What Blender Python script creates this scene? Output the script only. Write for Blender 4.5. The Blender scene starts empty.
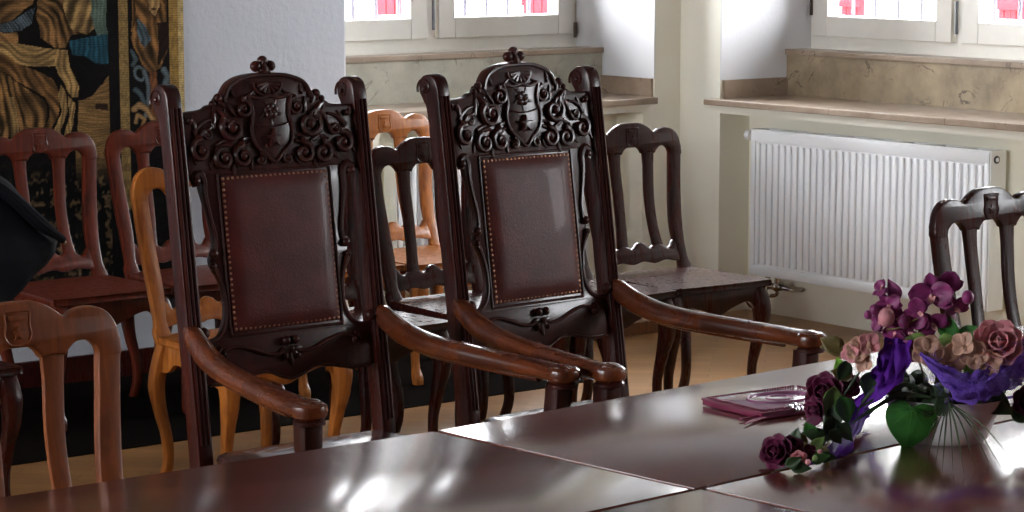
import bpy, bmesh, math, random
import numpy as np
from mathutils import Vector, Matrix, noise
random.seed(7)
PI = math.pi
C = bpy.context.scene.collection
SC = bpy.context.scene

# ------------------------------------------------------------------ camera, sky, exposure
H = 1.75
FPX = 2530.0
cam_d = bpy.data.cameras.new('camera')
cam = bpy.data.objects.new('camera', cam_d)
C.objects.link(cam)
cam_d.sensor_width = 36.0
cam_d.lens = FPX / 1024 * 36.0
cam_d.clip_start = 0.05
cam.location = (0, 0, H)
AZ = math.radians(52.0)                      # the window wall runs 52 degrees right of the view
pitch = math.atan(338 / 2530.0)
fwd = Vector((math.cos(AZ) * math.cos(pitch), math.sin(AZ) * math.cos(pitch), -math.sin(pitch)))
cam.rotation_euler = fwd.to_track_quat('-Z', 'Y').to_euler()
SC.camera = cam
cam_d.dof.use_dof = False

w = bpy.data.worlds.new('daylight')
SC.world = w
w.use_nodes = True
wn = w.node_tree.nodes
wn['Background'].inputs[0].default_value = (0.93, 0.96, 1.0, 1)
wn['Background'].inputs[1].default_value = 30.0
SC.view_settings.view_transform = 'Standard'
SC.view_settings.look = 'None'
SC.view_settings.gamma = 1
SC.view_settings.use_curve_mapping = False
SC.view_settings.exposure = 0.5
SC.cycles.use_denoising = True
SC.cycles.max_bounces = 10
SC.cycles.diffuse_bounces = 6
SC.cycles.glossy_bounces = 4
SC.cycles.transparent_max_bounces = 8
SC.cycles.sample_clamp_indirect = 6.0
SC.cycles.caustics_reflective = False
SC.cycles.caustics_refractive = False


# ------------------------------------------------------------------ materials
def new_mat(name):
    m = bpy.data.materials.new(name)
    m.use_nodes = True
    nt = m.node_tree
    return m, nt, nt.nodes['Principled BSDF']


def node(nt, kind, **kw):
    n = nt.nodes.new(kind)
    for k, v in kw.items():
        setattr(n, k, v)
    return n


def ramp(nt, stops, interp='LINEAR'):
    r = nt.nodes.new('ShaderNodeValToRGB')
    r.color_ramp.interpolation = interp
    e = r.color_ramp.elements
    while len(e) < len(stops):
        e.new(0.5)
    for i, (p, c) in enumerate(stops):
        e[i].position = p
        e[i].color = (c[0], c[1], c[2], 1)
    return r


def srgb(r, g, b):
    f = lambda c: (c / 255 / 12.92) if c / 255 <= 0.04045 else ((c / 255 + 0.055) / 1.055) ** 2.4
    return (f(r), f(g), f(b))


def wood(name, dark, light, rough=0.3, rv=.07, scale=(14, 14, 1.6), coat=0.15, bump=0.006, spec=0.3):
    m, nt, b = new_mat(name)
    tc = node(nt, 'ShaderNodeTexCoord')
    mp = node(nt, 'ShaderNodeMapping')
    mp.inputs['Scale'].default_value = scale
    nt.links.new(tc.outputs['Object'], mp.inputs[0])
    n1 = node(nt, 'ShaderNodeTexNoise')
    n1.inputs['Scale'].default_value = 3.5
    n1.inputs['Detail'].default_value = 6
    n1.inputs['Distortion'].default_value = 0.8
    nt.links.new(mp.outputs[0], n1.inputs['Vector'])
    r = ramp(nt, [(0.3, dark), (0.72, light)])
    nt.links.new(n1.outputs['Fac'], r.inputs[0])
    nt.links.new(r.outputs[0], b.inputs['Base Color'])
    r2 = ramp(nt, [(0.3, (rough + rv,) * 3), (0.7, (max(rough - rv, 0.03),) * 3)])
    nt.links.new(n1.outputs['Fac'], r2.inputs[0])
    nt.links.new(r2.outputs[0], b.inputs['Roughness'])
    bp = node(nt, 'ShaderNodeBump')
    bp.inputs['Strength'].default_value = bump * 8
    bp.inputs['Distance'].default_value = 0.002
    nt.links.new(n1.outputs['Fac'], bp.inputs['Height'])
    nt.links.new(bp.outputs[0], b.inputs['Normal'])
    b.inputs['Coat Weight'].default_value = coat
    b.inputs['Coat Roughness'].default_value = 0.16
    b.inputs['Specular IOR Level'].default_value = spec
    return m


def plain(name, col, rough=0.5, metal=0.0, var=0.08, scale=8, bump=0.0, coat=0.0, sheen=0.0, bscale=60, trans=0.0):
    m, nt, b = new_mat(name)
    tc = node(nt, 'ShaderNodeTexCoord')
    n1 = node(nt, 'ShaderNodeTexNoise')
    n1.inputs['Scale'].default_value = scale
    n1.inputs['Detail'].default_value = 5
    nt.links.new(tc.outputs['Object'], n1.inputs['Vector'])
    r = ramp(nt, [(0.3, [c * (1 - var) for c in col]), (0.7, [min(c * (1 + var), 1) for c in col])])
    nt.links.new(n1.outputs['Fac'], r.inputs[0])
    nt.links.new(r.outputs[0], b.inputs['Base Color'])
    b.inputs['Roughness'].default_value = rough
    b.inputs['Metallic'].default_value = metal
    b.inputs['Coat Weight'].default_value = coat
    b.inputs['Sheen Weight'].default_value = sheen
    if trans:
        b.inputs['Subsurface Weight'].default_value = trans
        b.inputs['Subsurface Radius'].default_value = (.01, .01, .01)
    if bump:
        n2 = node(nt, 'ShaderNodeTexNoise')
        n2.inputs['Scale'].default_value = bscale
        n2.inputs['Detail'].default_value = 4
        nt.links.new(tc.outputs['Object'], n2.inputs['Vector'])
        bp = node(nt, 'ShaderNodeBump')
        bp.inputs['Strength'].default_value = bump
        bp.inputs['Distance'].default_value = 0.004
        nt.links.new(n2.outputs['Fac'], bp.inputs['Height'])
        nt.links.new(bp.outputs[0], b.inputs['Normal'])
    return m


def marble(name, c1, c2, vein):
    m, nt, b = new_mat(name)
    tc = node(nt, 'ShaderNodeTexCoord')
    n1 = node(nt, 'ShaderNodeTexNoise')
    n1.inputs['Scale'].default_value = 5
    n1.inputs['Detail'].default_value = 8
    n1.inputs['Roughness'].default_value = 0.65
    nt.links.new(tc.outputs['Object'], n1.inputs['Vector'])
    r = ramp(nt, [(0.3, c1), (0.68, c2)])
    nt.links.new(n1.outputs['Fac'], r.inputs[0])
    n2 = node(nt, 'ShaderNodeTexNoise')
    n2.inputs['Scale'].default_value = 3.2
    n2.inputs['Detail'].default_value = 5
    n2.inputs['Distortion'].default_value = 2.2
    nt.links.new(tc.outputs['Object'], n2.inputs['Vector'])
    r2 = ramp(nt, [(0.485, (0, 0, 0)), (0.5, (1, 1, 1)), (0.515, (0, 0, 0))])
    nt.links.new(n2.outputs['Fac'], r2.inputs[0])
    n3 = node(nt, 'ShaderNodeTexNoise')
    n3.inputs['Scale'].default_value = 9
    nt.links.new(tc.outputs['Object'], n3.inputs['Vector'])
    r3 = ramp(nt, [(0.5, (0, 0, 0)), (0.62, (1, 1, 1))])
    nt.links.new(n3.outputs['Fac'], r3.inputs[0])
    mu = node(nt, 'ShaderNodeMath', operation='MULTIPLY')
    nt.links.new(r2.outputs[0], mu.inputs[0])
    nt.links.new(r3.outputs[0], mu.inputs[1])
    mx = node(nt, 'ShaderNodeMix', data_type='RGBA')
    nt.links.new(mu.outputs[0], mx.inputs[0])
    nt.links.new(r.outputs[0], mx.inputs[6])
    mx.inputs[7].default_value = (*vein, 1)
    nt.links.new(mx.outputs[2], b.inputs['Base Color'])
    b.inputs['Roughness'].default_value = 0.3
    return m


M = {}
M['mahogany'] = wood('dark_mahogany', srgb(32, 9, 7), srgb(64, 22, 15), 0.30, coat=0.1, spec=.25)
M['carved'] = wood('carved_mahogany', srgb(38, 15, 12), srgb(66, 28, 23), 0.30, rv=.015, coat=0.15, bump=.001, spec=.25)
M['redwood'] = wood('red_brown_wood', srgb(66, 24, 15), srgb(104, 42, 26), 0.34, coat=0.15)
M['walnut'] = wood('warm_brown_wood', srgb(108, 56, 29), srgb(144, 80, 44), 0.36, coat=0.12)
M['honey'] = wood('honey_lit_wood', srgb(128, 70, 26), srgb(176, 106, 44), 0.36, coat=0.15)  # warm orange light on the chairs is put into this wood colour
M['armwood'] = wood('worn_arm_wood', srgb(60, 26, 14), srgb(114, 57, 29), 0.27, scale=(8, 2, 3), coat=0.35)
M['leather'] = plain('brown_leather', srgb(76, 31, 27), 0.45, var=0.25, scale=14, bump=0.2, bscale=220, coat=0.03)
M['leather'].node_tree.nodes['Principled BSDF'].inputs['Specular IOR Level'].default_value = .22
M['seat_leather'] = plain('dark_seat_leather', srgb(70, 44, 40), 0.22, var=0.12, scale=10, bump=0.03, bscale=150, coat=0.4)
M['brass'] = plain('aged_brass', srgb(150, 108, 84), 0.35, metal=0.8, var=0.2, scale=40)
M['recess'] = plain('dark_recess', srgb(28, 13, 10), 0.5)
M['table'] = wood('polished_table_veneer', srgb(86, 34, 21), srgb(108, 47, 29), 0.24, rv=.015, scale=(1.2, 12, 12), coat=1.0, bump=0.0005, spec=0.6)
M['table_edge'] = wood('table_edge_wood', srgb(34, 12, 9), srgb(56, 22, 16), 0.6, coat=0.0, spec=.1)
M['plaster'] = plain('pale_plaster', srgb(184, 187, 193), 0.9, var=0.02, scale=5, bump=0.55, bscale=38)  # bluish grey cast of the light on the pier is put into this colour
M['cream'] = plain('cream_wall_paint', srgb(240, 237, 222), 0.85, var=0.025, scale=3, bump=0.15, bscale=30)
M['white_reveal'] = plain('white_reveal_plaster', srgb(214, 214, 216), 0.9, var=0.02, scale=5, bump=0.35, bscale=45)
M['frame'] = plain('white_window_paint', srgb(226, 222, 212), 0.45, var=0.03, scale=12, bump=0.04)
M['metal'] = plain('grey_hinge_metal', srgb(120, 122, 126), 0.35, metal=0.8)
M['hinge_dark'] = plain('dark_hinge_metal', srgb(70, 56, 46), 0.5, metal=0.6)
M['iron'] = plain('dark_iron_bar', srgb(60, 58, 70), 0.6, metal=0.3)
M['radiator'] = plain('white_radiator_enamel', srgb(238, 240, 242), 0.3, var=0.01, coat=0.3)
M['chrome'] = plain('chrome', srgb(190, 186, 180), 0.15, metal=1.0)
M['marble'] = marble('veined_beige_marble', srgb(112, 98, 78), srgb(168, 150, 122), srgb(74, 58, 48))
M['marble_sill'] = marble('grey_brown_marble', srgb(128, 108, 90), srgb(160, 142, 124), srgb(96, 78, 66))
M['marble_grey'] = marble('pale_grey_marble', srgb(150, 147, 132), srgb(186, 182, 166), srgb(112, 104, 92))
M['floor_layer'] = plain('dark_floor_layer', srgb(13, 8, 6), 0.95, var=.25, scale=30, bump=.3, bscale=200)
M['floor_layer'].node_tree.nodes['Principled BSDF'].inputs['Specular IOR Level'].default_value = .02
M['skirting'] = wood('brown_skirting_wood', srgb(80, 48, 28), srgb(116, 72, 42), 0.45, coat=0.1)
M['coat'] = plain('navy_black_cloth', srgb(9, 10, 17), 0.85, var=0.3, scale=12, bump=0.35, bscale=25)
M['coat'].node_tree.nodes['Principled BSDF'].inputs['Specular IOR Level'].default_value = .15
M['red_paint'] = plain('bright_red_paint', (.45, .014, .018), 0.8)
M['red_paint'].node_tree.nodes['Principled BSDF'].inputs['Specular IOR Level'].default_value = 0
M['snow_wall'] = plain('white_render', srgb(235, 235, 235), 0.9)
M['ceramic'] = plain('white_ceramic', srgb(236, 232, 232), 0.15, var=0.02, coat=0.6)


def glass_mat():
    m = bpy.data.materials.new('window_glass')
    m.use_nodes = True
    nt = m.node_tree
    nt.nodes.clear()
    o = node(nt, 'ShaderNodeOutputMaterial')
    t = node(nt, 'ShaderNodeBsdfTransparent')
    g = node(nt, 'ShaderNodeBsdfGlossy')
    g.inputs['Roughness'].default_value = 0.02
    fr = node(nt, 'ShaderNodeFresnel')
    fr.inputs[0].default_value = 1.35
    mx = node(nt, 'ShaderNodeMixShader')
    nt.links.new(fr.outputs[0], mx.inputs[0])
    nt.links.new(t.outputs[0], mx.inputs[1])
    nt.links.new(g.outputs[0], mx.inputs[2])
    nt.links.new(mx.outputs[0], o.inputs[0])
    return m


M['glass'] = glass_mat()


def parquet():
    m, nt, b = new_mat('oak_parquet')
    tc = node(nt, 'ShaderNodeTexCoord')
    mp = node(nt, 'ShaderNodeMapping')
    mp.inputs['Rotation'].default_value = (0, 0, math.radians(45))
    nt.links.new(tc.outputs['Object'], mp.inputs[0])
    br = node(nt, 'ShaderNodeTexBrick')
    br.inputs['Color1'].default_value = (*srgb(148, 106, 58), 1)
    br.inputs['Color2'].default_value = (*srgb(130, 90, 46), 1)
    br.inputs['Mortar'].default_value = (*srgb(104, 74, 42), 1)
    br.inputs['Scale'].default_value = 1.0
    br.inputs['Mortar Size'].default_value = 0.0022
    br.inputs['Brick Width'].default_value = 0.42
    br.inputs['Row Height'].default_value = 0.07
    nt.links.new(mp.outputs[0], br.inputs['Vector'])
    n1 = node(nt, 'ShaderNodeTexNoise')
    n1.inputs['Scale'].default_value = 6
    n1.inputs['Detail'].default_value = 6
    nt.links.new(tc.outputs['Object'], n1.inputs['Vector'])
    mx = node(nt, 'ShaderNodeMix', data_type='RGBA', blend_type='MULTIPLY')
    mx.inputs[0].default_value = 0.5
    r = ramp(nt, [(0.3, (0.7, 0.66, 0.6)), (0.7, (1.1, 1.05, 1.0))])
    nt.links.new(n1.outputs['Fac'], r.inputs[0])
    nt.links.new(br.outputs[0], mx.inputs[6])
    nt.links.new(r.outputs[0], mx.inputs[7])
    nt.links.new(mx.outputs[2], b.inputs['Base Color'])
    b.inputs['Roughness'].default_value = 0.38
    return m


M['parquet'] = parquet()


# ------------------------------------------------------------------ mesh helpers
def link(name, me, mat, parent=None, sharp=35, smooth=True):
    if isinstance(me, bmesh.types.BMesh):
        d = bpy.data.meshes.new(name)
        bmesh.ops.recalc_face_normals(me, faces=me.faces)
        me.to_mesh(d)
        me.free()
        me = d
    me.name = name
    if smooth:
        me.shade_smooth()
        me.set_sharp_from_angle(angle=math.radians(sharp))
    o = bpy.data.objects.new(name, me)
    me.materials.clear()
    me.materials.append(mat)
    C.objects.link(o)
    if parent:
        o.parent = parent
    return o


def tag(o, label, cat, group=None, kind=None):
    o['label'] = label
    o['category'] = cat
    if group:
        o['group'] = group
    if kind:
        o['kind'] = kind
    return o


def thing(name, label, cat, loc=(0, 0, 0), rotz=0, group=None):
    o = bpy.data.objects.new(name, None)
    o.empty_display_size = 0.1
    C.objects.link(o)
    o.location = loc
    o.rotation_euler = (0, 0, rotz)
    return tag(o, label, cat, group)


def copy_thing(root, loc, rotz, label, group=None):
    def cp(o, par):
        c = o.copy()
        C.objects.link(c)
        c.parent = par
        for ch in list(o.children):
            cp(ch, c)
        return c
    r = cp(root, None)
    r.location = loc
    r.rotation_euler = (0, 0, rotz)
    r['label'] = label
    if group:
        r['group'] = group
    return r


def bx(bm, x0, x1, y0, y1, z0, z1, bev=0.0):
    r = bmesh.ops.create_cube(bm, size=1)
    vs = r['verts']
    for v in vs:
        v.co = Vector((x0 + (v.co.x + .5) * (x1 - x0), y0 + (v.co.y + .5) * (y1 - y0), z0 + (v.co.z + .5) * (z1 - z0)))
    if bev:
        es = list({e for v in vs for e in v.link_edges})
        bmesh.ops.bevel(bm, geom=es, offset=bev, segments=2, affect='EDGES', profile=0.5)


def catmull(pts, n):
    P = [Vector(p) for p in pts]
    if len(P) < 3:
        return [P[0].lerp(P[-1], i / n) for i in range(n + 1)]
    out = []
    Q = [P[0] * 2 - P[1]] + P + [P[-1] * 2 - P[-2]]
    m = len(P) - 1
    for i in range(n + 1):
        t = i / n * m
        k = min(int(t), m - 1)
        u = t - k
        a, b, c, d = Q[k], Q[k + 1], Q[k + 2], Q[k + 3]
        out.append(0.5 * ((2 * b) + (c - a) * u + (2 * a - 5 * b + 4 * c - d) * u * u + (3 * b - a - 3 * c + d) * u ** 3))
    return out


def lerp_list(vals, n):
    m = len(vals) - 1
    out = []
    for i in range(n + 1):
        t = i / n * m
        k = min(int(t), m - 1)
        u = t - k
        u = u * u * (3 - 2 * u)
        out.append(vals[k] * (1 - u) + vals[k + 1] * u)
    return out


def loft(bm, centers, axes_a, axes_b, segs=10, sq=1.0, caps=True):
    """rings around centers; axes_a/axes_b are half-axis vectors; sq>1 squares the section."""
    rings = []
    for c, a, b in zip(centers, axes_a, axes_b):
        ring = []
        for k in range(segs):
            t = 2 * PI * (k + .5) / segs
            ct, st = math.cos(t), math.sin(t)
            if sq != 1.0:
                ct = math.copysign(abs(ct) ** (1 / sq), ct)
                st = math.copysign(abs(st) ** (1 / sq), st)
            ring.append(bm.verts.new(c + a * ct + b * st))
        rings.append(ring)
    for r0, r1 in zip(rings, rings[1:]):
        for k in range(segs):
            bm.faces.new((r0[k], r0[(k + 1) % segs], r1[(k + 1) % segs], r1[k]))
    if caps:
        bm.faces.new(rings[0][::-1])
        bm.faces.new(rings[-1])


def tube(bm, pts, radii, n=None, segs=8, flat=1.0, up=Vector((0, 1, 0)), sq=1.0, wide=1.0):
    """tapered tube through pts; `flat` scales the section along the `up` direction."""
    if not isinstance(radii, (list, tuple)):
        radii = [radii, radii]
    n = n or (len(pts) - 1) * 4
    P = catmull(pts, n)
    R = lerp_list(list(radii), n)
    A, B = [], []
    for i in range(n + 1):
        t = (P[min(i + 1, n)] - P[max(i - 1, 0)])
        if t.length < 1e-9:
            t = Vector((0, 0, 1))
        t.normalize()
        u = up - t * up.dot(t)
        if u.length < 1e-3:
            u = Vector((1, 0, 0)) - t * t.x
        u.normalize()
        s = t.cross(u)
        A.append(s * R[i] * wide)
        B.append(u * R[i] * flat)
    loft(bm, P, A, B, segs, sq)


def ball(bm, c, r, seg=10, scale=(1, 1, 1), rot=None):
    mat = Matrix.Translation(Vector(c))
    if rot is not None:
        mat = mat @ rot
    mat = mat @ Matrix.Diagonal((r * scale[0], r * scale[1], r * scale[2], 1))
    bmesh.ops.create_uvsphere(bm, u_segments=seg, v_segments=max(seg - 3, 5), radius=1, matrix=mat)


def smooth_outline(pts, per=4, closed=True):
    """Catmull through 2-D points; a point given as (x, z, 1) is kept as a corner."""
    out = []
    n = len(pts)
    for i in range(n if closed else n - 1):
        p0, p1, p2, p3 = pts[(i - 1) % n], pts[i], pts[(i + 1) % n], pts[(i + 2) % n]
        if not closed:
            if i == 0:
                p0 = p1
            if i == n - 2:
                p3 = p2
        if len(p1) > 2:
            p0 = p1
        if len(p2) > 2:
            p3 = p2
        if len(p1) > 2 and len(p2) > 2:
            out.append((p1[0], p1[1]))
            continue
        for k in range(per):
            u = k / per
            q = []
            for j in (0, 1):
                a, b, c, d = p0[j], p1[j], p2[j], p3[j]
                q.append(0.5 * ((2 * b) + (c - a) * u + (2 * a - 5 * b + 4 * c - d) * u * u + (3 * b - a - 3 * c + d) * u ** 3))
            out.append(tuple(q))
    if not closed:
        out.append((pts[-1][0], pts[-1][1]))
    return out


def plate(outlines, y0, y1, bevel=0.004, axis='y', bend=None, res=1):
    """2-D outlines (x, z) filled and given thickness y0..y1; first is outer, others are holes. axis='x' puts it in the YZ plane."""
    cu = bpy.data.curves.new('tmp', 'CURVE')
    cu.dimensions = '2D'
    cu.fill_mode = 'BOTH'
    th = abs(y1 - y0) / 2
    cu.extrude = max(th - bevel, 0.0001)
    cu.bevel_depth = bevel
    cu.bevel_resolution = res
    cu.offset = -bevel
    for ol in outlines:
        s = cu.splines.new('POLY')
        s.points.add(len(ol) - 1)
        for p, q in zip(s.points, ol):
            p.co = (q[0], q[1], 0, 1)
        s.use_cyclic_u = True
    ob = bpy.data.objects.new('tmp', cu)
    me = bpy.data.meshes.new_from_object(ob)
    bpy.data.objects.remove(ob)
    bpy.data.curves.remove(cu)
    mid = (y0 + y1) / 2
    for v in me.vertices:
        x, z, d = v.co
        if axis == 'y':
            v.co = (x, mid + d, z)
        elif axis == 'x':
            v.co = (mid + d, x, z)
        else:
            v.co = (x, z, mid + d)
        if bend:
            v.co = bend(Vector(v.co))
    bm = bmesh.new()
    bm.from_mesh(me)
    bpy.data.meshes.remove(me)
    bmesh.ops.remove_doubles(bm, verts=bm.verts, dist=1e-5)
    return bm


def join_bm(dst, src):
    me = bpy.data.meshes.new('t')
    src.to_mesh(me)
    src.free()
    dst.from_mesh(me)
    bpy.data.meshes.remove(me)


def mirror_pts(half):
    """half outline from the centre top to the centre bottom on the +x side -> closed outline."""
    left = [(-p[0],) + tuple(p[1:]) for p in half if abs(p[0]) > 1e-6]
    return half + left[::-1]


# ------------------------------------------------------------------ the room
XW, YW, ZC = 7.6, 8.5, 2.9
X0, Y0 = -1.3, -2.2
TH = 0.68


def struct(name, bm, mat, smooth=False):
    o = link(name, bm, mat, smooth=smooth)
    o['kind'] = 'structure'
    return o


bm = bmesh.new()
bx(bm, X0 - TH, XW + TH, Y0 - .3, YW + TH, -.15, 0)
struct('floor', bm, M['parquet'])
bm = bmesh.new()
bx(bm, X0 - TH, XW + TH, Y0 - .3, YW + TH, ZC, ZC + .15)
struct('ceiling', bm, M['plaster'])
bm = bmesh.new()
bx(bm, X0 - TH, XW + TH, Y0 - .3, Y0, 0, ZC)
struct('wall_south', bm, M['plaster'])

SILL, HEAD = 0.931, 2.45
REC = 0.18                                   # depth of the radiator recess


def wall_with_windows(s0, s1, wins, L):
    """wall along s with window openings; each opening (a, b, na, nb): a..b glass opening, na..nb radiator recess below"""
    bm = bmesh.new()

    def B(sa, sb, ta, tb, za, zb):
        p, q = L(sa, ta, za), L(sb, tb, zb)
        bx(bm, min(p[0], q[0]), max(p[0], q[0]), min(p[1], q[1]), max(p[1], q[1]), za, zb)
    cur = s0
    for (a, b, na, nb) in wins:
        B(cur, min(a, na), 0, TH, 0, ZC)
        lo, hi = min(a, na), max(b, nb)
        B(lo, hi, 0, TH, HEAD, ZC)
        if na > a:
            B(a, na, 0, REC, 0, SILL)
        elif na < a:
            B(na, a, 0, TH, SILL, HEAD)
        if nb < b:
            B(nb, b, 0, REC, 0, SILL)
        elif nb > b:
            B(b, nb, 0, TH, SILL, HEAD)
        B(lo, hi, REC, TH, 0, SILL)
        B(na, nb, 0, REC, 0.895, SILL)
        cur = hi
    B(cur, s1, 0, TH, 0, ZC)
    return bm


LN = lambda s, t, z: (s, YW + t, z)          # window wall on the left of the picture, s = x
LWW = lambda s, t, z: (X0 - t, s, z)          # wall behind the viewer's left
LE = lambda s, t, z: (XW + t, s, z)          # wall with the radiator, s = y
N_WINS = [(5.78, 7.45, 5.95, 7.38)]
E_WINS = [(1.6, 3.4, 1.7, 3.3), (6.44, 8.235, 6.42, 8.235)]
W_WINS = [(3.7, 5.4, 3.8, 5.3), (6.3, 8.0, 6.4, 7.9)]
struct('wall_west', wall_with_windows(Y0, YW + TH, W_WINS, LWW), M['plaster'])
struct('wall_north', wall_with_windows(X0, 5.779, [], LN), M['plaster'])  # greyer than the corner stretch, its light carried by the plaster colour
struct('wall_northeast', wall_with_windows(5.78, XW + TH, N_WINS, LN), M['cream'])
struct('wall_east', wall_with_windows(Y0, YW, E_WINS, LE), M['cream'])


def mesh_boxes(L, boxes, bev=0.0):
    bm = bmesh.new()
    for (sa, sb, ta, tb, za, zb) in boxes:
        p, q = L(sa, ta, za), L(sb, tb, zb)
        bx(bm, min(p[0], q[0]), max(p[0], q[0]), min(p[1], q[1]), max(p[1], q[1]), za, zb, bev)
    return bm


def window(idx, a, b, L, sill_label, marb, fine=True, tup=0.40):
    """white double casement in a deep reveal, marble sill, upstand and side skirting"""
    t0 = 0.55
    o = struct('window_%d' % idx, mesh_boxes(L, [(a, a + .045, t0, t0 + .09, 1.225, HEAD - .06), (b - .045, b, t0, t0 + .09, 1.225, HEAD - .06),
               (a, b, t0, t0 + .09, 1.165, 1.225), (a, b, t0, t0 + .09, HEAD - .06, HEAD),
               ((a + b) / 2 - .022, (a + b) / 2 + .022, t0, t0 + .09, 1.225, HEAD - .06)]), M['frame'])
    c = (a + b) / 2
    for (p, q, side) in ((a + .035, c - .03, -1), (c + .03, b - .035, 1)):
        zs, zt, r = 1.222, HEAD - .04, .09
        sash = link('window_sash', mesh_boxes(L, [(p, p + r, t0 - .02, t0 + .05, zs, zt), (q - r, q, t0 - .02, t0 + .05, zs, zt),
                    (p + r, q - r, t0 - .02, t0 + .05, zs, zs + r), (p + r, q - r, t0 - .02, t0 + .05, zt - r, zt)], .004),
                    M['frame'], o, smooth=False)
        link('window_pane', mesh_boxes(L, [(p + r - .01, q - r + .01, t0 + .012, t0 + .02, zs + r - .01, zt - r + .01)]), M['glass'], sash, smooth=False)
        # hinges: steel strip beside the mullion and a dark pin at the reveal
        hb = bmesh.new()
        s = c
        P1 = L(s, t0 - .022, 1.26)
        tube(hb, [P1, (P1[0], P1[1], 1.40)], .008, n=2)
        if side < 0:
            link('window_latch', hb, M['metal'], o)
        else:
            hb.free()
        hb = bmesh.new()
        s = p + .006 if side < 0 else q - .006
        zh = 1.205 if idx == 1 else 1.315
        P1 = L(s + side * .010, t0 - .026, zh)
        tube(hb, [P1, (P1[0], P1[1], zh + .07)], .008, n=2)
        link('window_hinge', hb, M['hinge_dark'], sash)
    # plastered parapet behind the marble upstand
    struct('trim_%d' % (idx * 10), mesh_boxes(L, [(a, b, tup + .02, TH, SILL, 1.165)]), M['frame'])
    sl = struct('trim_%d' % (idx * 10 + 1), mesh_boxes(L, [(a + .0, b + (.06 if idx > 1 else -.02), -.045, 0, SILL, SILL + .028), (a, b, 0, tup + .02, SILL, SILL + .028)], .003),
                M['marble_sill'])
    struct('trim_%d' % (idx * 10 + 2), mesh_boxes(L, [(a, b, tup, tup + .02, SILL + .028, 1.142)]), marb)
    struct('trim_%d' % (idx * 10 + 3), mesh_boxes(L, [(a, b, tup - .012, tup + .12, 1.142, 1.166)], .003), M['marble_sill'])
    for (p, q) in ((a, a + .014), (b - .014, b)):
        struct('trim_%d' % (idx * 10 + 4), mesh_boxes(L, [(p, q, .012, tup, SILL + .028, 1.04)]), M['marble_sill'])
    # white plaster lining of the reveal
    lin = mesh_boxes(L, [(a - .001, a + .006, .0, TH, 1.04, HEAD), (b - .006, b + .001, .0, TH, 1.04, HEAD), (a, b, 0, TH, HEAD - .006, HEAD)])
    struct('trim_%d' % (idx * 10 + 5), lin, M['white_reveal'])
    return o


window(1, 5.78, 7.45, LN, 'left', M['marble_grey'], tup=.36)
window(2, 6.44, 8.235, LE, 'right', M['marble'], tup=.40)
window(5, 1.6, 3.4, LE, '', M['marble'])  # out of view, added to bring front light onto the carvings
window(4, 6.3, 8.0, LWW, '', M['marble'])
window(3, 3.7, 5.4, LWW, '', M['marble'])


def portal(a, b, L, rot):
    ld = bpy.data.lights.new('window_portal', 'AREA')
    ld.shape = 'RECTANGLE'
    ld.size = b - a
    ld.size_y = HEAD - 1.16
    ld.cycles.is_portal = True
    o = bpy.data.objects.new('window_portal', ld)
    o.location = L((a + b) / 2, TH + .02, (HEAD + 1.16) / 2)
    o.rotation_euler = rot
    C.objects.link(o)


for (a, b, _, _) in N_WINS:
    portal(a, b, LN, (-PI / 2, 0, 0))
for (a, b, _, _) in E_WINS:
    portal(a, b, LE, (-PI / 2, 0, -PI / 2))


for (a, b, _, _) in W_WINS:
    portal(a, b, LWW, (-PI / 2, 0, PI / 2))


# iron grille bars outside the two windows in view
def grille(label, L, a, b, first, pitch):
    t = thing('window_grille', label, 'window grille', L(a, TH + .1, 1.1))
    base = Vector(L(a, TH + .1, 1.1))
    s = first
    while s < b + .1:
        bm = bmesh.new()
        p = Vector(L(s, TH + .1, 1.05)) - base
        q = Vector(L(s, TH + .1, 2.5)) - base
        tube(bm, [p, q], .009, n=2)
        link('bar', bm, M['iron'], t)
        s += pitch
    for z in (1.12, 2.42):
        bm = bmesh.new()
        p = Vector(L(a - .02, TH + .1, z)) - base
        q = Vector(L(b + .02, TH + .1, z)) - base
        tube(bm, [p, q], .008, n=2)
        link('crossbar', bm, M['iron'], t)


grille('dark vertical iron bars outside the left window', LN, 5.80, 7.45, 5.86, .124)
grille('dark vertical iron bars outside the right window above the radiator', LE, 6.44, 8.235, 6.50, .141)


# red boards across the yard, seen through each pane
def board(name, label, x, y, rz, wd, z0, z1):
    t = thing(name, label, 'shutter', (x, y, z0), rz, 'red boards seen through the windows')
    bm = bmesh.new()
    n = 4
    for i in range(n):
        xa = -wd / 2 + i * wd / n
        bx(bm, xa + .004, xa + wd / n - .004, -.015, .015, 0, z1 - z0, .004)
    link('planks', bm, M['red_paint'], t)
    bm = bmesh.new()
    for z in (.1, z1 - z0 - .1):
        bx(bm, -wd / 2, wd / 2, .015, .04, z - .04, z + .04, .004)
    link('batten', bm, M['red_paint'], t)


bm = bmesh.new()
bx(bm, -20, 40, -20, 40, -.9, -.6)
struct('ground', bm, M['snow_wall'])

# thin near-black layer on the floor in front of the tapestry wall
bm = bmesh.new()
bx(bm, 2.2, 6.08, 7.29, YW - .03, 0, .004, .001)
tag(link('overlay', bm, M['floor_layer'], smooth=False), 'thin dark brown sheet on the floor under the chairs along the tapestry wall', 'overlay')
bm = bmesh.new()
bx(bm, 6.3, 7.25, 8.0, 8.18, 0, .055, .004)
struct('trim_2', bm, M['skirting'])
bm = bmesh.new()
bx(bm, X0, 5.95, YW - .02, YW, 0, .10, .003)
struct('baseboard_north', bm, M['mahogany'])


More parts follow.
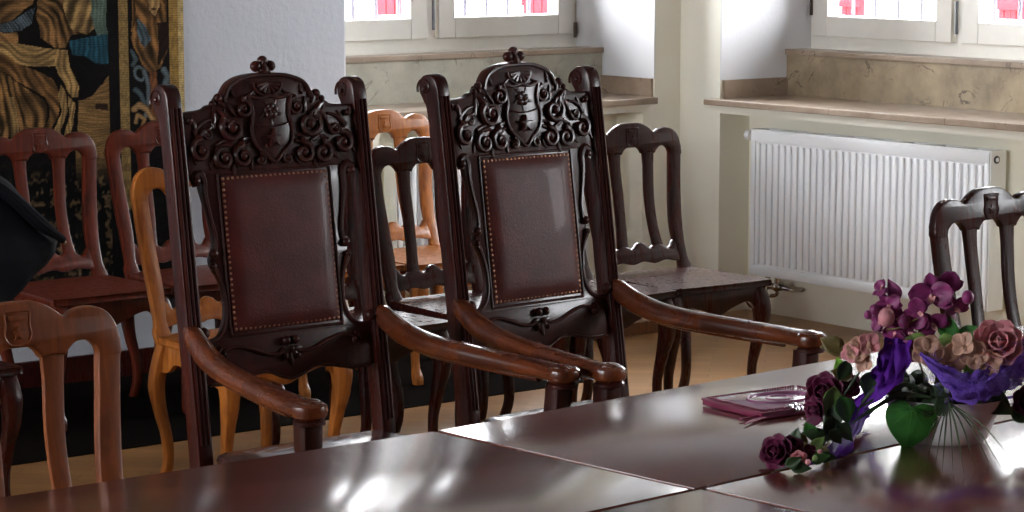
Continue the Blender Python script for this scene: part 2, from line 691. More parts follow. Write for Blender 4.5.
# ------------------------------------------------------------------ radiators
def radiator(name_label, L, s0, s1, z0, z1, valve_side, t0=.06, t1=.155):
    org = Vector(L((s0 + s1) / 2, 0, 0))
    t = thing('radiator', name_label, 'radiator', org)

    def mb(boxes, bev=0.0):
        bm = bmesh.new()
        for (sa, sb, ta, tb, za, zb) in boxes:
            p, q = Vector(L(sa, ta, za)) - org, Vector(L(sb, tb, zb)) - org
            bx(bm, min(p[0], q[0]), max(p[0], q[0]), min(p[1], q[1]), max(p[1], q[1]), za, zb, bev)
        return bm
    m = .028
    boxes = [(s0, s1, t0 + .008, t0 + .014, z0, z1),
             (s0 + .006, s1 - .006, t0, t0 + .01, z1 - .05, z1 - .004), (s0 + .006, s1 - .006, t0, t0 + .01, z0 + .004, z0 + .045),
             (s0 + .006, s0 + m, t0, t0 + .01, z0 + .04, z1 - .045), (s1 - m, s1 - .006, t0, t0 + .01, z0 + .04, z1 - .045)]
    n = int((s1 - s0 - 2 * m) / .038)
    pt = (s1 - s0 - 2 * m) / n
    bm = mb(boxes, .002)
    for i in range(n):
        c = s0 + m + (i + .5) * pt
        join_bm(bm, mb([(c - pt / 2 + .008, c + pt / 2 - .008, t0 - .003, t0 + .01, z0 + .052, z1 - .058)], .005))
    link('front_panel', bm, M['radiator'], t)
    link('back_panel', mb([(s0 + .01, s1 - .01, t1 - .012, t1, z0, z1 - .01)], .003), M['radiator'], t)
    link('side_panel', mb([(s0 - .002, s0 + .004, t0 + .004, t1, z0, z1 + .002)], .002), M['radiator'], t)
    link('side_panel', mb([(s1 - .004, s1 + .002, t0 + .004, t1, z0, z1 + .002)], .002), M['radiator'], t)
    bm = mb([(s0, s1, t0 + .006, t0 + .018, z1 - .008, z1 + .002), (s0, s1, t1 - .016, t1 - .004, z1 - .008, z1 + .002)], .001)
    k = int((s1 - s0) / .16)
    for i in range(k + 1):
        c = s0 + (s1 - s0) * i / k
        join_bm(bm, mb([(max(c - .035, s0), min(c + .035, s1), t0 + .016, t1 - .014, z1 - .008, z1 + .001)]))
    link('top_grille', bm, M['radiator'], t)
    # thermostat knob on the far end and blind plug on the near end
    kn = bmesh.new()
    ze = z1 - .03
    e = s1 if valve_side > 0 else s0
    g = s0 if valve_side > 0 else s1
    P = [Vector(L(e + valve_side * d, (t0 + t1) / 2 - .02, ze)) - org for d in (0, .018, .02, .05, .055)]
    tube(kn, P, [.012, .012, .024, .022, .012], n=8, segs=14)
    link('valve_knob', kn, M['radiator'], t)
    kn = bmesh.new()
    P = [Vector(L(e + valve_side * d, (t0 + t1) / 2 - .02, ze)) - org for d in (-.002, .012)]
    tube(kn, P, .015, n=2, segs=12)
    link('valve_collar', kn, M['chrome'], t)
    kn = bmesh.new()
    P = [Vector(L(g - valve_side * d, (t0 + t1) / 2 - .012, ze - .004)) - org for d in (-.002, .006)]
    tube(kn, P, .016, n=2, segs=14)
    link('blind_plug', kn, M['iron'], t)
    kn = bmesh.new()
    P = [Vector(L(g - valve_side * d, (t0 + t1) / 2 - .012, ze - .004)) - org for d in (-.002, .009)]
    tube(kn, P, .009, n=2, segs=12)
    link('blind_plug_cap', kn, M['radiator'], t)
    # lower connection and pipe
    kn = bmesh.new()
    f = lambda d, tt, z: Vector(L(e - valve_side * d, tt, z)) - org
    tube(kn, [f(.10, .08, z0 + .01), f(.10, .08, z0 - .035)], .013, n=2, segs=10)
    tube(kn, [f(.16, .08, z0 + .01), f(.16, .08, z0 - .035)], .013, n=2, segs=10)
    tube(kn, [f(.07, .08, z0 - .04), f(.19, .08, z0 - .04)], .015, n=2, segs=10)
    ball(kn, f(.10, .075, z0 - .04), .02, 10)
    ball(kn, f(.16, .075, z0 - .04), .02, 10)
    tube(kn, [f(.10, .065, z0 - .04), f(.10, .04, z0 - .04)], .008, n=2, segs=8)
    link('lower_valve', kn, M['chrome'], t)
    kn = bmesh.new()
    tube(kn, [f(.16, .08, z0 - .05), f(.155, .08, z0 - .075), f(.10, .08, z0 - .085), f(-.01, .082, z0 - .082)], .009, n=10, segs=8)
    tube(kn, [f(.19, .08, z0 - .04), f(.22, .10, z0 - .045), f(.225, .165, z0 - .05)], .009, n=8, segs=8)
    link('pipe', kn, M['chrome'], t)
    return t


radiator('white ribbed panel radiator under the right window', LE, 6.72, 8.10, .185, .83, 1)
radiator('white ribbed panel radiator in the recess under the left window, behind the chairs', LN, 6.08, 7.12, .185, .80, 1)


# ------------------------------------------------------------------ tapestry
def tapestry():
    xs = np.concatenate([np.linspace(2.75, 4.15, 90, endpoint=False), np.linspace(4.15, 5.02, 262)])
    zs = np.concatenate([np.linspace(.34, .85, 66, endpoint=False), np.linspace(.85, 1.5, 210, endpoint=False), np.linspace(1.5, 2.35, 50)])
    Xg, Zg = np.meshgrid(xs, zs)
    # drawing coordinates: u to the right, v downwards, one unit about 4 mm
    U = (Xg - 4.243) / .00421
    V = (1.453 - Zg) / .00372 - U * .02
    rng = np.random.RandomState(3)

    def vn(u, v, sc, seed):
        r = np.random.RandomState(seed)
        g = r.rand(64, 64)
        a, b = u / sc, v / sc
        i, j = np.floor(a).astype(int), np.floor(b).astype(int)
        fu, fv = a - i, b - j
        fu, fv = fu * fu * (3 - 2 * fu), fv * fv * (3 - 2 * fv)
        G = lambda p, q: g[p % 64, q % 64]
        return (G(i, j) * (1 - fu) + G(i + 1, j) * fu) * (1 - fv) + (G(i, j + 1) * (1 - fu) + G(i + 1, j + 1) * fu) * fv
    wu = U + (vn(U, V, 22, 1) - .5) * 7 + (vn(U, V, 5, 2) - .5) * 1.2
    wv = V + (vn(U, V, 22, 4) - .5) * 7 + (vn(U, V, 5, 5) - .5) * 1.2
    col = np.zeros(U.shape + (3,))
    col[:] = (16, 12, 11)

    def inside(poly):
        ins = np.zeros(U.shape, bool)
        n = len(poly)
        for k in range(n):
            (x1, y1), (x2, y2) = poly[k], poly[(k + 1) % n]
            if y1 == y2:
                continue
            c = ((y1 > wv) != (y2 > wv)) & (wu < (x2 - x1) * (wv - y1) / (y2 - y1) + x1)
            ins ^= c
        return ins

    def paint(poly, c, ang=90, per=7.0, amp=.75, c2=None, seed=9):
        mk = inside(poly)
        a = math.radians(ang)
        s = -wu * math.sin(a) + wv * math.cos(a)
        l = wu * math.cos(a) + wv * math.sin(a)
        s = s + (vn(l, s, 40, seed) - .5) * 26
        q = .5 + .5 * np.sin(s / per * 2 * PI)
        q = (q * .45 + .55 * vn(s * 2.2, l * .35, 6, seed + 1)) * (.55 + .75 * vn(U, V, 11, seed + 2))
        q = np.clip(q * 1.25, 0, 1)
        q = 1 - amp * (1 - q)
        for k in range(3):
            lo = c[k] if c2 is None else c2[k]
            val = c[k] * q if c2 is None else c[k] * q + lo * (1 - q)
            col[..., k][mk] = val[mk]

    G, T, Bn = (168, 134, 84), (142, 104, 62), (112, 76, 46)
    paint([(-60, -60), (-8, -60), (-20, 200), (-400, 200), (-400, -200)], T, 70, 9)
    paint([(-30, -90), (38, -90), (30, 4), (14, 22), (-12, 26)], T, 150, 9)
    paint([(-8, 26), (16, 22), (32, 8), (31, 26), (22, 32), (-8, 34)], (84, 96, 104), 95, 3)
    paint([(-5, 34), (18, 33), (18, 44), (3, 54), (-10, 50)], T, 40, 6)
    paint([(36, -90), (90, -90), (96, 20), (88, 32), (72, 34), (66, 48), (54, 48), (40, 38), (34, 16)], T, 66, 8.5, .85)
    paint([(62, -90), (100, -90), (96, 24), (84, 34), (72, 28), (64, 10)], G, 112, 9, .8)
    paint([(94, -90), (105, -90), (105, 33), (94, 35), (90, 10)], (88, 104, 92), 90, 4, .3)
    paint([(70, 41), (92, 36), (105, 33), (105, 68), (94, 66), (84, 58), (72, 56)], (38, 78, 92), 90, 4, .5)
    paint([(70, 58), (84, 60), (94, 68), (105, 70), (105, 88), (92, 88), (84, 92), (76, 98), (72, 84)], (14, 11, 11), 0, 5, .1)
    paint([(-20, 44), (20, 44), (48, 49), (66, 50), (68, 66), (50, 68), (30, 64), (4, 58), (-20, 62)], G, 8, 7, .55)
    paint([(55, 49), (68, 50), (70, 70), (74, 86), (74, 97), (66, 98), (60, 88), (57, 70)], G, 86, 6, .5)
    paint([(-20, 56), (6, 56), (34, 68), (50, 78), (55, 92), (52, 120), (46, 145), (40, 145), (44, 118), (42, 96), (28, 86), (2, 72), (-20, 66)],
          (140, 100, 58), 62, 9, .7)
    paint([(-60, 68), (0, 72), (22, 84), (40, 98), (42, 124), (38, 150), (-60, 150)], T, 78, 9, .95)
    paint([(6, 96), (12, 96), (22, 150), (8, 150)], G, 80, 7, .6)
    paint([(56, 84), (60, 94), (62, 112), (56, 145), (50, 145), (56, 112), (53, 96)], G, 90, 5, .5)
    paint([(62, 96), (70, 106), (69, 130), (64, 150), (58, 150), (64, 124)], G, 90, 5, .5)
    paint([(74, 102), (90, 96), (106, 76), (106, 200), (74, 200)], (134, 102, 62), 0, 4, .35)
    paint([(94, 104), (105, 103), (105, 110), (94, 110)], (48, 32, 24), 0, 3, .2)
    # lower field, darker with flecks
    mk = (V > 158)
    fl = vn(U, V, 6, 20) * vn(U, V, 2.5, 21)
    for k, c in enumerate((78, 60, 38)):
        f = np.clip((fl - .28) * 6, 0, 1) * c + 13
        low = col[..., k] * np.clip(1 - (V - 158) / 30, 0, 1) + f * np.clip((V - 158) / 30, 0, 1)
        col[..., k][mk] = low[mk]
    # upright border
    bd = (U > 105.5)
    for k, c in enumerate((15, 12, 12)):
        col[..., k][bd] = c
    st = (U > 117) & (U < 126) & (V < 215)
    q = .75 + .25 * vn(U * 3, V, 3, 30)
    for k, c in enumerate((140, 114, 70)):
        col[..., k][st] = (c * q)[st]
    paint([(130, -90), (141, -90), (138, 10), (134, 24), (131, 40), (129, 20)], (120, 84, 46), 90, 6)
    paint([(133, -60), (166, -60), (164, 14), (170, 46), (160, 68), (150, 76), (140, 66), (130, 36), (133, 10)], (142, 100, 56), 60, 8, .85)
    paint([(154, 24), (166, 20), (170, 46), (158, 66)], (38, 24, 18), 100, 7, .4)
    paint([(134, 16), (142, 24), (148, 42), (143, 50), (136, 34)], (86, 104, 112), 70, 4, .5)
    paint([(144, -20), (158, -20), (157, 8), (152, 18), (146, 10)], (176, 140, 92), 90, 8, .4)
    for (px, pz, rx, rz) in ((148, 1, 2.2, 1.0), (154.5, 1, 2.0, 1.0), (151, 10, 3.2, 1.0)):
        e = ((wu - px) / rx) ** 2 + ((wv - pz) / rz) ** 2 < 1
        col[e] = (52, 30, 20)
    paint([(149, 72), (157, 72), (159, 100), (156, 136), (149, 136)], (116, 72, 44), 90, 6, .5)

    def stroke(pts, wd, c):
        d = np.full(U.shape, 1e9)
        for (x1, y1), (x2, y2) in zip(pts, pts[1:]):
            t = np.clip(((wu - x1) * (x2 - x1) + (wv - y1) * (y2 - y1)) / ((x2 - x1) ** 2 + (y2 - y1) ** 2), 0, 1)
            d = np.minimum(d, np.hypot(wu - x1 - t * (x2 - x1), wv - y1 - t * (y2 - y1)))
        mk = d < wd
        sh = 1 - .5 * (d / wd) ** 2
        for k in range(3):
            col[..., k][mk] = (c[k] * sh)[mk]
    B1, B2 = (84, 94, 98), (64, 76, 80)
    ring = [(137 + 6 * math.cos(a), 76 + 6.5 * math.sin(a)) for a in np.linspace(0, 2 * PI, 14)]
    stroke(ring, 2.0, B1)
    stroke([(142, 72), (147, 86), (148, 104), (144, 120)], 3, B1)
    stroke([(131, 52), (134, 62), (130, 68)], 2.5, B2)
    stroke([(130, 92), (138, 98), (144, 110)], 3, B2)
    stroke([(163, 70), (168, 78), (164, 92)], 3, B1)
    stroke([(131, 112), (136, 108), (146, 114), (152, 124)], 3.5, (150, 116, 76))
    stroke([(131, 126), (134, 118), (142, 124), (136, 134)], 2.5, (136, 104, 66))
    stroke([(134, 150), (142, 140), (150, 150), (158, 138)], 3, (120, 94, 60))
    eg = (U > 169) & (U < 179)
    q = .8 + .2 * vn(U * 2, V, 5, 33)
    for k, c in enumerate((142, 112, 60)):
        col[..., k][eg] = (c * q)[eg]
    eg = U >= 179
    for k, c in enumerate((182, 158, 108)):
        col[..., k][eg] = (c * q)[eg]
    # weave
    wv_ = .86 + .28 * rng.rand(*U.shape) * (.5 + .5 * vn(U, V, 4, 40))
    wv_ *= .9 + .2 * ((np.floor(V / 1.2).astype(int) % 2) == 0)
    col = np.clip(col * wv_[..., None], 0, 255) / 255
    lin = np.where(col <= .04045, col / 12.92, ((col + .055) / 1.055) ** 2.4)
    nz, nx = U.shape
    Yg = YW - .02 + .006 * np.sin(Xg * 5.0) * np.clip((2.3 - Zg) / 1.5, 0, 1)
    co = np.stack([Xg - 3.885, Yg - YW, Zg], -1).reshape(-1, 3)
    idx = np.arange(nz * nx).reshape(nz, nx)
    f = np.stack([idx[:-1, :-1], idx[:-1, 1:], idx[1:, 1:], idx[1:, :-1]], -1).reshape(-1, 4)
    me = bpy.data.meshes.new('tapestry')
    me.from_pydata(co.tolist(), [], f.tolist())
    at = me.color_attributes.new('weave', 'FLOAT_COLOR', 'POINT')
    rgba = np.concatenate([lin.reshape(-1, 3), np.ones((nz * nx, 1))], 1).astype(np.float32)
    at.data.foreach_set('color', rgba.ravel())
    m, nt, b = new_mat('woven_tapestry')
    a = node(nt, 'ShaderNodeVertexColor')
    a.layer_name = 'weave'
    nt.links.new(a.outputs[0], b.inputs['Base Color'])
    b.inputs['Roughness'].default_value = .95
    b.inputs['Specular IOR Level'].default_value = .1
    tc = node(nt, 'ShaderNodeTexCoord')
    wvn = node(nt, 'ShaderNodeTexNoise')
    wvn.inputs['Scale'].default_value = 140
    nt.links.new(tc.outputs['Object'], wvn.inputs['Vector'])
    bp = node(nt, 'ShaderNodeBump')
    bp.inputs['Strength'].default_value = .5
    bp.inputs['Distance'].default_value = .003
    nt.links.new(wvn.outputs['Fac'], bp.inputs['Height'])
    nt.links.new(bp.outputs[0], b.inputs['Normal'])
    t = thing('tapestry', 'old figured tapestry in brown, gold and blue wool hanging on the wall', 'tapestry', (3.885, YW, 0))
    link('woven_cloth', me, m, t)
    bk = bmesh.new()
    bx(bk, -1.13, 1.13, -.014, -.004, .34, 2.35)
    link('lining', bk, M['coat'], t, smooth=False)
    rd = bmesh.new()
    tube(rd, [(-1.2, -.02, 2.36), (1.18, -.02, 2.36)], .014, n=2)
    link('hanging_rod', rd, M['redwood'], t)


tapestry()


# ------------------------------------------------------------------ side chairs
def star_outline(cx, cz, r, ri=.42, n=5):
    return [(cx + (r if k % 2 == 0 else r * ri) * math.sin(k * PI / n), cz + (r if k % 2 == 0 else r * ri) * math.cos(k * PI / n)) for k in range(2 * n)]


def yb(z):
    return .20 + .125 * (1 - math.exp(-max(z - .44, 0) / .26))


def bend(v):
    return Vector((v.x, v.y + yb(v.z), v.z))


def side_chair(name, label, mat, loc, rotz=0.0, group=None):
    t = thing(name, label, 'chair', loc, rotz, group)
    # seat board and apron
    so = smooth_outline([(-.205, .215, 1), (.205, .215, 1), (.228, -.19), (.212, -.222), (0, -.230), (-.212, -.222), (-.228, -.19)], 5)
    link('seat', plate([so], .437, .46, .006, axis='z'), mat, t)
    ap = [(-.21, .437, 1), (.21, .437, 1), (.21, .345, 1), (.18, .350), (.14, .385), (.07, .37), (0, .345), (-.07, .37), (-.14, .385), (-.18, .350), (-.21, .345, 1)]
    link('front_apron', plate([smooth_outline(ap, 4)], -.215, -.195, .003), mat, t)
    bp_ = [(-.19, .437, 1), (.19, .437, 1), (.19, .36, 1), (-.19, .36, 1)]
    link('back_apron', plate([bp_], .175, .195, .003), mat, t)
    for s in (-1, 1):
        def sb(v, s=s):
            return Vector((v.x + s * (.208 - .02 * (v.y + .2) / .4), v.y, v.z))
        sp = [(-.205, .437, 1), (.195, .437, 1), (.195, .345, 1), (.15, .352), (.10, .382), (0, .372), (-.10, .385), (-.15, .352), (-.205, .345, 1)]
        link('side_apron', plate([smooth_outline(sp, 4)], -.01, .01, .003, axis='x', bend=sb), mat, t)
        # front cabriole leg
        d = Vector((s * .2, -.9, 0)).normalized()
        zz = [.437, .40, .36, .30, .22, .14, .07, .025, .0]
        of = [0, .012, .022, .020, .0, -.018, -.016, .002, .006]
        rr = [.027, .031, .031, .026, .0195, .0155, .0145, .020, .018]
        bm = bmesh.new()
        P = catmull([Vector((s * .197, -.192, z)) + d * o for z, o in zip(zz, of)], 26)
        R = lerp_list(rr, 26)
        loft(bm, P, [Vector((r, 0, 0)) for r in R], [Vector((0, r, 0)) for r in R], 12, 1.6)
        link('leg', bm, mat, t)
        # rear leg
        zz = [.437, .38, .30, .22, .14, .06, 0]
        oy = [0, .020, .036, .026, .006, .004, .024]
        ox = [0, .008, .014, .008, -.002, -.004, .0]
        rr = [.024, .025, .024, .020, .017, .016, .017]
        bm = bmesh.new()
        P = catmull([Vector((s * (.186 + a), .188 + b, z)) for z, a, b in zip(zz, ox, oy)], 24)
        R = lerp_list(rr, 24)
        loft(bm, P, [Vector((r, 0, 0)) for r in R], [Vector((0, r, 0)) for r in R], 12, 1.7)
        link('leg', bm, mat, t)
        # stile and slat of the back
        st = [(s * x, z) for x, z in ((.206, .43), (.213, .47), (.203, .50), (.205, .60), (.216, .74), (.226, .86), (.227, .915), (.185, .915), (.178, .88), (.172, .80),
                                      (.160, .68), (.155, .60), (.160, .535), (.165, .50), (.158, .465), (.160, .43))]
        link('stile', plate([smooth_outline(st, 3)], -.014, .014, .005, bend=bend), mat, t)
        sl = [(s * x, z) for x, z in ((.102, .925), (.099, .84), (.092, .72), (.094, .62), (.104, .55), (.112, .51), (.064, .51), (.058, .56), (.052, .64), (.050, .74),
                                      (.055, .84), (.054, .925))]
        link('slat', plate([smooth_outline(sl, 3)], -.008, .008, .004, bend=bend), mat, t)
    half = [(0, 1.0), (.045, .997), (.078, .982), (.100, .966), (.112, .963), (.128, .972), (.160, .977), (.195, .968), (.219, .942), (.228, .905), (.2275, .872),
            (.179, .872, 1), (.174, .893), (.155, .909), (.130, .909), (.112, .895), (.104, .884), (.094, .888), (.060, .888), (.050, .884), (.042, .896), (.026, .908), (0, .909)]
    cr = link('crest_rail', plate([smooth_outline(mirror_pts(half), 3)], -.0145, .0145, .006, bend=bend), mat, t)
    half = [(0, .562), (.018, .556), (.030, .545), (.045, .540), (.060, .548), (.085, .552), (.104, .545), (.122, .535), (.138, .540), (.150, .556), (.166, .560), (.17, .49),
            (.14, .487), (.10, .493), (.05, .484), (0, .493)]
    link('lower_rail', plate([smooth_outline(mirror_pts(half), 3)], -.012, .012, .005, bend=bend), mat, t)
    # carved shield with a star and a crown bar
    sh = smooth_outline([(-.028, .982, 1), (.028, .982, 1), (.026, .955), (.029, .935), (.018, .918), (0, .914), (-.018, .918), (-.029, .935), (-.026, .955)], 4)
    sy = -.0145
    em = link('carved_emblem', plate([sh], sy - .0012, sy + .004, .001, bend=bend), mat, cr)
    bm = bmesh.new()
    pts = [bend(Vector((x, sy - .001, z))) for x, z in sh]
    tube(bm, pts + [pts[0]], .0022, n=len(pts) * 2, segs=6)
    join_bm(bm, plate([star_outline(0, .939, .0145)], sy - .005, sy, .0012, bend=bend))
    join_bm(bm, plate([[(-.018, .964), (.018, .964), (.020, .974), (-.020, .974)]], sy - .005, sy, .001, bend=bend))
    link('emblem_relief', bm, mat, em)
    return t


g_row = 'side chairs in the middle row'
g_wall = 'side chairs along the window wall'
cA = side_chair('side_chair', 'red-brown side chair with star shield in front of the tapestry, partly behind the dark coat', M['redwood'],
                (4.235, 7.88, .004), 0, g_wall)
copy_thing(cA, (4.735, 7.875, .004), 0, 'red-brown side chair at the right border of the tapestry, behind the honey-edged chair', g_wall)
cH = side_chair('side_chair', 'honey-brown side chair in the middle row, just left of the left armchair', M['honey'], (4.12, 6.60, 0), 0, g_row)
cO = side_chair('side_chair', 'orange-brown side chair under the left window, seen between the two armchairs behind the dark chair', M['honey'],
                (5.71, 7.83, .004), 0, g_wall)
copy_thing(cO, (5.222, 7.86, .004), 0, 'orange-brown side chair at the wall mostly hidden behind the leather back of the left armchair', g_wall)
cD = side_chair('side_chair', 'very dark side chair seen between the two armchairs', M['mahogany'], (5.12, 6.76, 0), 0, g_row)
copy_thing(cD, (4.58, 6.70, 0), 0, 'dark side chair hidden behind the left armchair, its seat corner showing right of it', g_row)
copy_thing(cD, (5.60, 6.76, 0), 0, 'dark side chair hidden behind the right armchair, seat joined to the chair in the corner', g_row)
cC = copy_thing(cD, (6.07, 6.775, 0), math.radians(-3), 'dark side chair standing alone to the right of the right armchair, near the wall corner', g_row)
copy_thing(cD, (3.10, 6.80, 0), 0, 'dark side chair at the left edge with the navy coat over its back', g_row)
side_chair('side_chair', 'brown side chair pushed to the table in the bottom left corner', M['walnut'], (2.262, 4.185, 0), 0)
copy_thing(cD, (5.41, 4.445, 0), math.radians(0), 'dark side chair at the right edge in front of the radiator, behind the flowers')
del cD['group']
cD['group'] = g_row
for o in C.objects:
    if o.get('label', '').startswith('dark side chair at the right edge') and 'group' in o:
        del o['group']


# ------------------------------------------------------------------ carved armchairs
def ap(z):
    return .27 + .14 * (z - .47)


def abend(v):
    return Vector((v.x, v.y + ap(v.z), v.z))


def spiral(bm, cx, cz, r0, a0, turns, rt=.0055, sgn=1, tail=None, y=-.019, end=.4):
    """C-scroll in relief: starts at its outer edge and winds in to a ball"""
    pts, rad = [], []
    if tail:
        for (x, z) in tail:
            pts.append(Vector((x, y + .004, z)))
            rad.append(rt * (.35 + .65 * len(pts) / (len(tail) + 1)))
    n = int(10 * turns)
    for i in range(n + 1):
        f = i / n
        a = a0 + sgn * f * turns * 2 * PI
        r = r0 * (1 - f) ** .85 + .003
        pts.append(Vector((cx + r * math.cos(a), y - .003 * f, cz + r * math.sin(a))))
        rad.append(rt * (1.15 - .35 * f))
    pts = [abend(p) for p in pts]
    tube(bm, pts, rad, n=len(pts) * 2, segs=8, flat=1.25)
    ball(bm, abend(Vector((cx, y - .004, cz))), max(r0 * end, .006), 10, scale=(1, .9, 1))


def leaf_relief(bm, x, z, L_, w_, ang, y=-.018, h=.007):
    """pointed acanthus lobe, ridge raised"""
    ca, sa = math.cos(ang), math.sin(ang)
    n = 8
    C_, A_, B_ = [], [], []
    for i in range(n + 1):
        f = i / n
        ww = w_ * math.sin(PI * (f * .92 + .06)) ** .8
        bendv = .25 * L_ * f * f
        px = x + ca * L_ * f - sa * bendv
        pz = z + sa * L_ * f + ca * bendv
        C_.append(abend(Vector((px, y + .003, pz))))
        A_.append(Vector((-sa * ww, 0, ca * ww)))
        B_.append(Vector((0, -h * (1 - .4 * f), 0)))
    loft(bm, C_, A_, B_, 8)


def armchair(label, loc, rotz, group):
    t = thing('armchair', label, 'armchair', loc, rotz, group)
    mc = M['carved']
    # rear posts run from the floor up to a scroll that rolls backwards
    prof = [(.335, 0), (.322, .12), (.292, .30), (ap(.47) + .026, .47), (ap(.8) + .026, .80), (ap(1.1) + .026, 1.10), (ap(1.25) + .028, 1.25), (ap(1.28) + .040, 1.285),
            (ap(1.3) + .052, 1.308), (ap(1.33) + .047, 1.336), (ap(1.35) + .026, 1.352), (ap(1.35) - .004, 1.352), (ap(1.33) - .024, 1.325),
            (ap(1.25) - .026, 1.24), (ap(1.1) - .026, 1.10), (ap(.8) - .026, .80), (ap(.47) - .026, .47), (.238, .30), (.262, .12), (.290, 0)]
    for s in (-1, 1):
        xc = s * .268
        dx = lambda v, s=s: Vector((v.x + s * .0 * (1.3 - v.z), v.y, v.z))
        po = link('post', plate([smooth_outline(prof, 4)], xc - .021, xc + .021, .006, axis='x', bend=dx), M['mahogany'], t)
        bm = bmesh.new()
        for gx in (-.011, 0, .011):
            tube(bm, [Vector((xc + gx, ap(z) - .0265, z)) for z in (.50, .8, 1.1, 1.30)], [.0035, .0045, .0045, .004], n=12, segs=6)
        link('reeding', bm, mc, po)
        for side in (-1, 1):
            bm = bmesh.new()
            cy, cz = ap(1.31) + .028, 1.318
            pts = []
            for i in range(17):
                f = i / 16
                a = -.4 + f * 2.4 * PI
                r = .026 * (1 - f) + .003
                pts.append(Vector((xc + side * .021, cy + r * math.cos(a), cz + r * math.sin(a))))
            tube(bm, pts, [.0035, .003], n=34, segs=6, up=Vector((1, 0, 0)))
            ball(bm, (xc + side * .021, cy, cz), .007, 8)
            link('volute', bm, mc, po)
    # carved crest
    half = [(0, 1.374), (.04, 1.373), (.08, 1.366), (.108, 1.352), (.124, 1.332), (.132, 1.314), (.142, 1.318), (.152, 1.304), (.170, 1.300), (.188, 1.291), (.250, 1.287, 1),
            (.250, 1.128, 1), (.236, 1.126), (.226, 1.130), (.216, 1.140), (.2, 1.138, 1), (.0, 1.138, 1)]
    cr = link('crest_rail', plate([smooth_outline(mirror_pts(half), 3)], -.015, .015, .005, bend=abend), mc, t)
    bm = bmesh.new()
    rim = [Vector((x, -.016, z)) for x, z in smooth_outline([(0, 1.369), (.05, 1.367), (.096, 1.353), (.116, 1.335), (.126, 1.310)], 3, closed=False)]
    for s in (-1, 1):
        tube(bm, [abend(Vector((s * p.x, p.y, p.z))) for p in rim], [.005, .006, .007], n=28, segs=8)
        S = lambda x: s * x
        spiral(bm, S(.076), 1.290, .020, PI / 2 if s > 0 else PI / 2, 1.25, .0055, s, tail=[(S(.035), 1.335), (S(.055), 1.322)])
        spiral(bm, S(.112), 1.246, .030, PI / 2 - s * .6, 1.4, .0072, -s, tail=[(S(.150), 1.268), (S(.158), 1.296)])
        spiral(bm, S(.128), 1.262, .014, 0, 1.1, .0045, s)
        spiral(bm, S(.205), 1.196, .026, PI / 2 + s * .2, 1.2, .0075, -s, tail=[(S(.168), 1.268), (S(.192), 1.262), (S(.222), 1.236)])
        spiral(bm, S(.186), 1.232, .013, PI, 1.1, .0048, s, tail=[(S(.160), 1.255)])
        spiral(bm, S(.143), 1.174, .024, PI / 2 - s * .3, 1.3, .0072, -s, tail=[(S(.110), 1.216), (S(.140), 1.216), (S(.164), 1.204)])
        spiral(bm, S(.088), 1.176, .024, PI / 2, 1.3, .0072, -s, tail=[(S(.058), 1.222), (S(.086), 1.216)])
        spiral(bm, S(.040), 1.166, .012, PI / 2, 1.0, .0048, s, end=.7)
        for (x, z, l, w_, a) in ((.165, 1.246, .05, .009, 1.9), (.150, 1.250, .045, .008, 2.3), (.215, 1.232, .045, .008, 1.7), (.228, 1.212, .05, .007, -1.5),
                                 (.112, 1.205, .04, .008, .2), (.064, 1.208, .04, .008, -.4), (.10, 1.272, .04, .008, 1.2), (.125, 1.296, .028, .007, .9),
                                 (.172, 1.178, .03, .007, -1.1), (.116, 1.160, .028, .007, -1.4), (.06, 1.172, .03, .007, -1.2), (.142, 1.302, .024, .007, 1.7),
                                 (.098, 1.318, .03, .006, 1.4), (.238, 1.268, .012, .006, 1.5)):
            leaf_relief(bm, S(x), z, l, w_, a if s > 0 else PI - a)
        ball(bm, abend(Vector((S(.228), -.019, 1.268))), .009, 10)
        ball(bm, abend(Vector((S(.142), -.013, 1.318))), .012, 10)
        ball(bm, abend(Vector((S(.158), -.012, 1.305))), .009, 10)
    # fan shell at the top of the crest
    for k in range(7):
        a = PI + (k + .5) / 7 * PI
        tube(bm, [abend(Vector((0, -.02, 1.350))), abend(Vector((.034 * math.cos(a), -.018, 1.350 + .026 * math.sin(a))))], [.003, .007], n=4, segs=8)
    arc = [abend(Vector((.040 * math.cos(a), -.018, 1.350 + .032 * math.sin(a)))) for a in np.linspace(PI, 2 * PI, 12)]
    tube(bm, arc, .0042, n=24, segs=8)
    link('scroll_carving', bm, mc, cr)
    # shield
    sh = smooth_outline([(-.062, 1.322, 1), (-.03, 1.314), (0, 1.319), (.03, 1.314), (.062, 1.322, 1), (.053, 1.290), (.053, 1.265), (.060, 1.240), (.052, 1.205), (.026, 1.180),
                         (0, 1.158), (-.026, 1.180), (-.052, 1.205), (-.060, 1.240), (-.053, 1.265), (-.053, 1.290)], 4)
    bm = plate([sh], -.021, -.012, .002, bend=abend)
    pts = [abend(Vector((x, -.022, z))) for x, z in sh]
    tube(bm, pts + [pts[0]], .0048, n=len(pts) * 2, segs=8)
    tube(bm, [abend(Vector((x, -.023, z))) for x, z in ((-.055, 1.254), (-.02, 1.246), (.02, 1.246), (.055, 1.254))], .0022, n=10, segs=6)
    join_bm(bm, plate([star_outline(0, 1.216, .024, .38)], -.034, -.02, .002, bend=abend))
    for k in range(5):                        # rose in the upper field
        a = PI / 2 + k * 2 * PI / 5
        ball(bm, abend(Vector((.011 * math.cos(a), -.024, 1.281 + .011 * math.sin(a)))), .0095, 8, (1, .6, 1))
        leaf_relief(bm, .018 * math.cos(a + .6), 1.281 + .018 * math.sin(a + .6), .018, .0055, a + .6, y=-.023, h=.004)
    ball(bm, abend(Vector((0, -.029, 1.281))), .006, 8)
    link('shield', bm, mc, cr)
    # trefoil finial
    bm = bmesh.new()
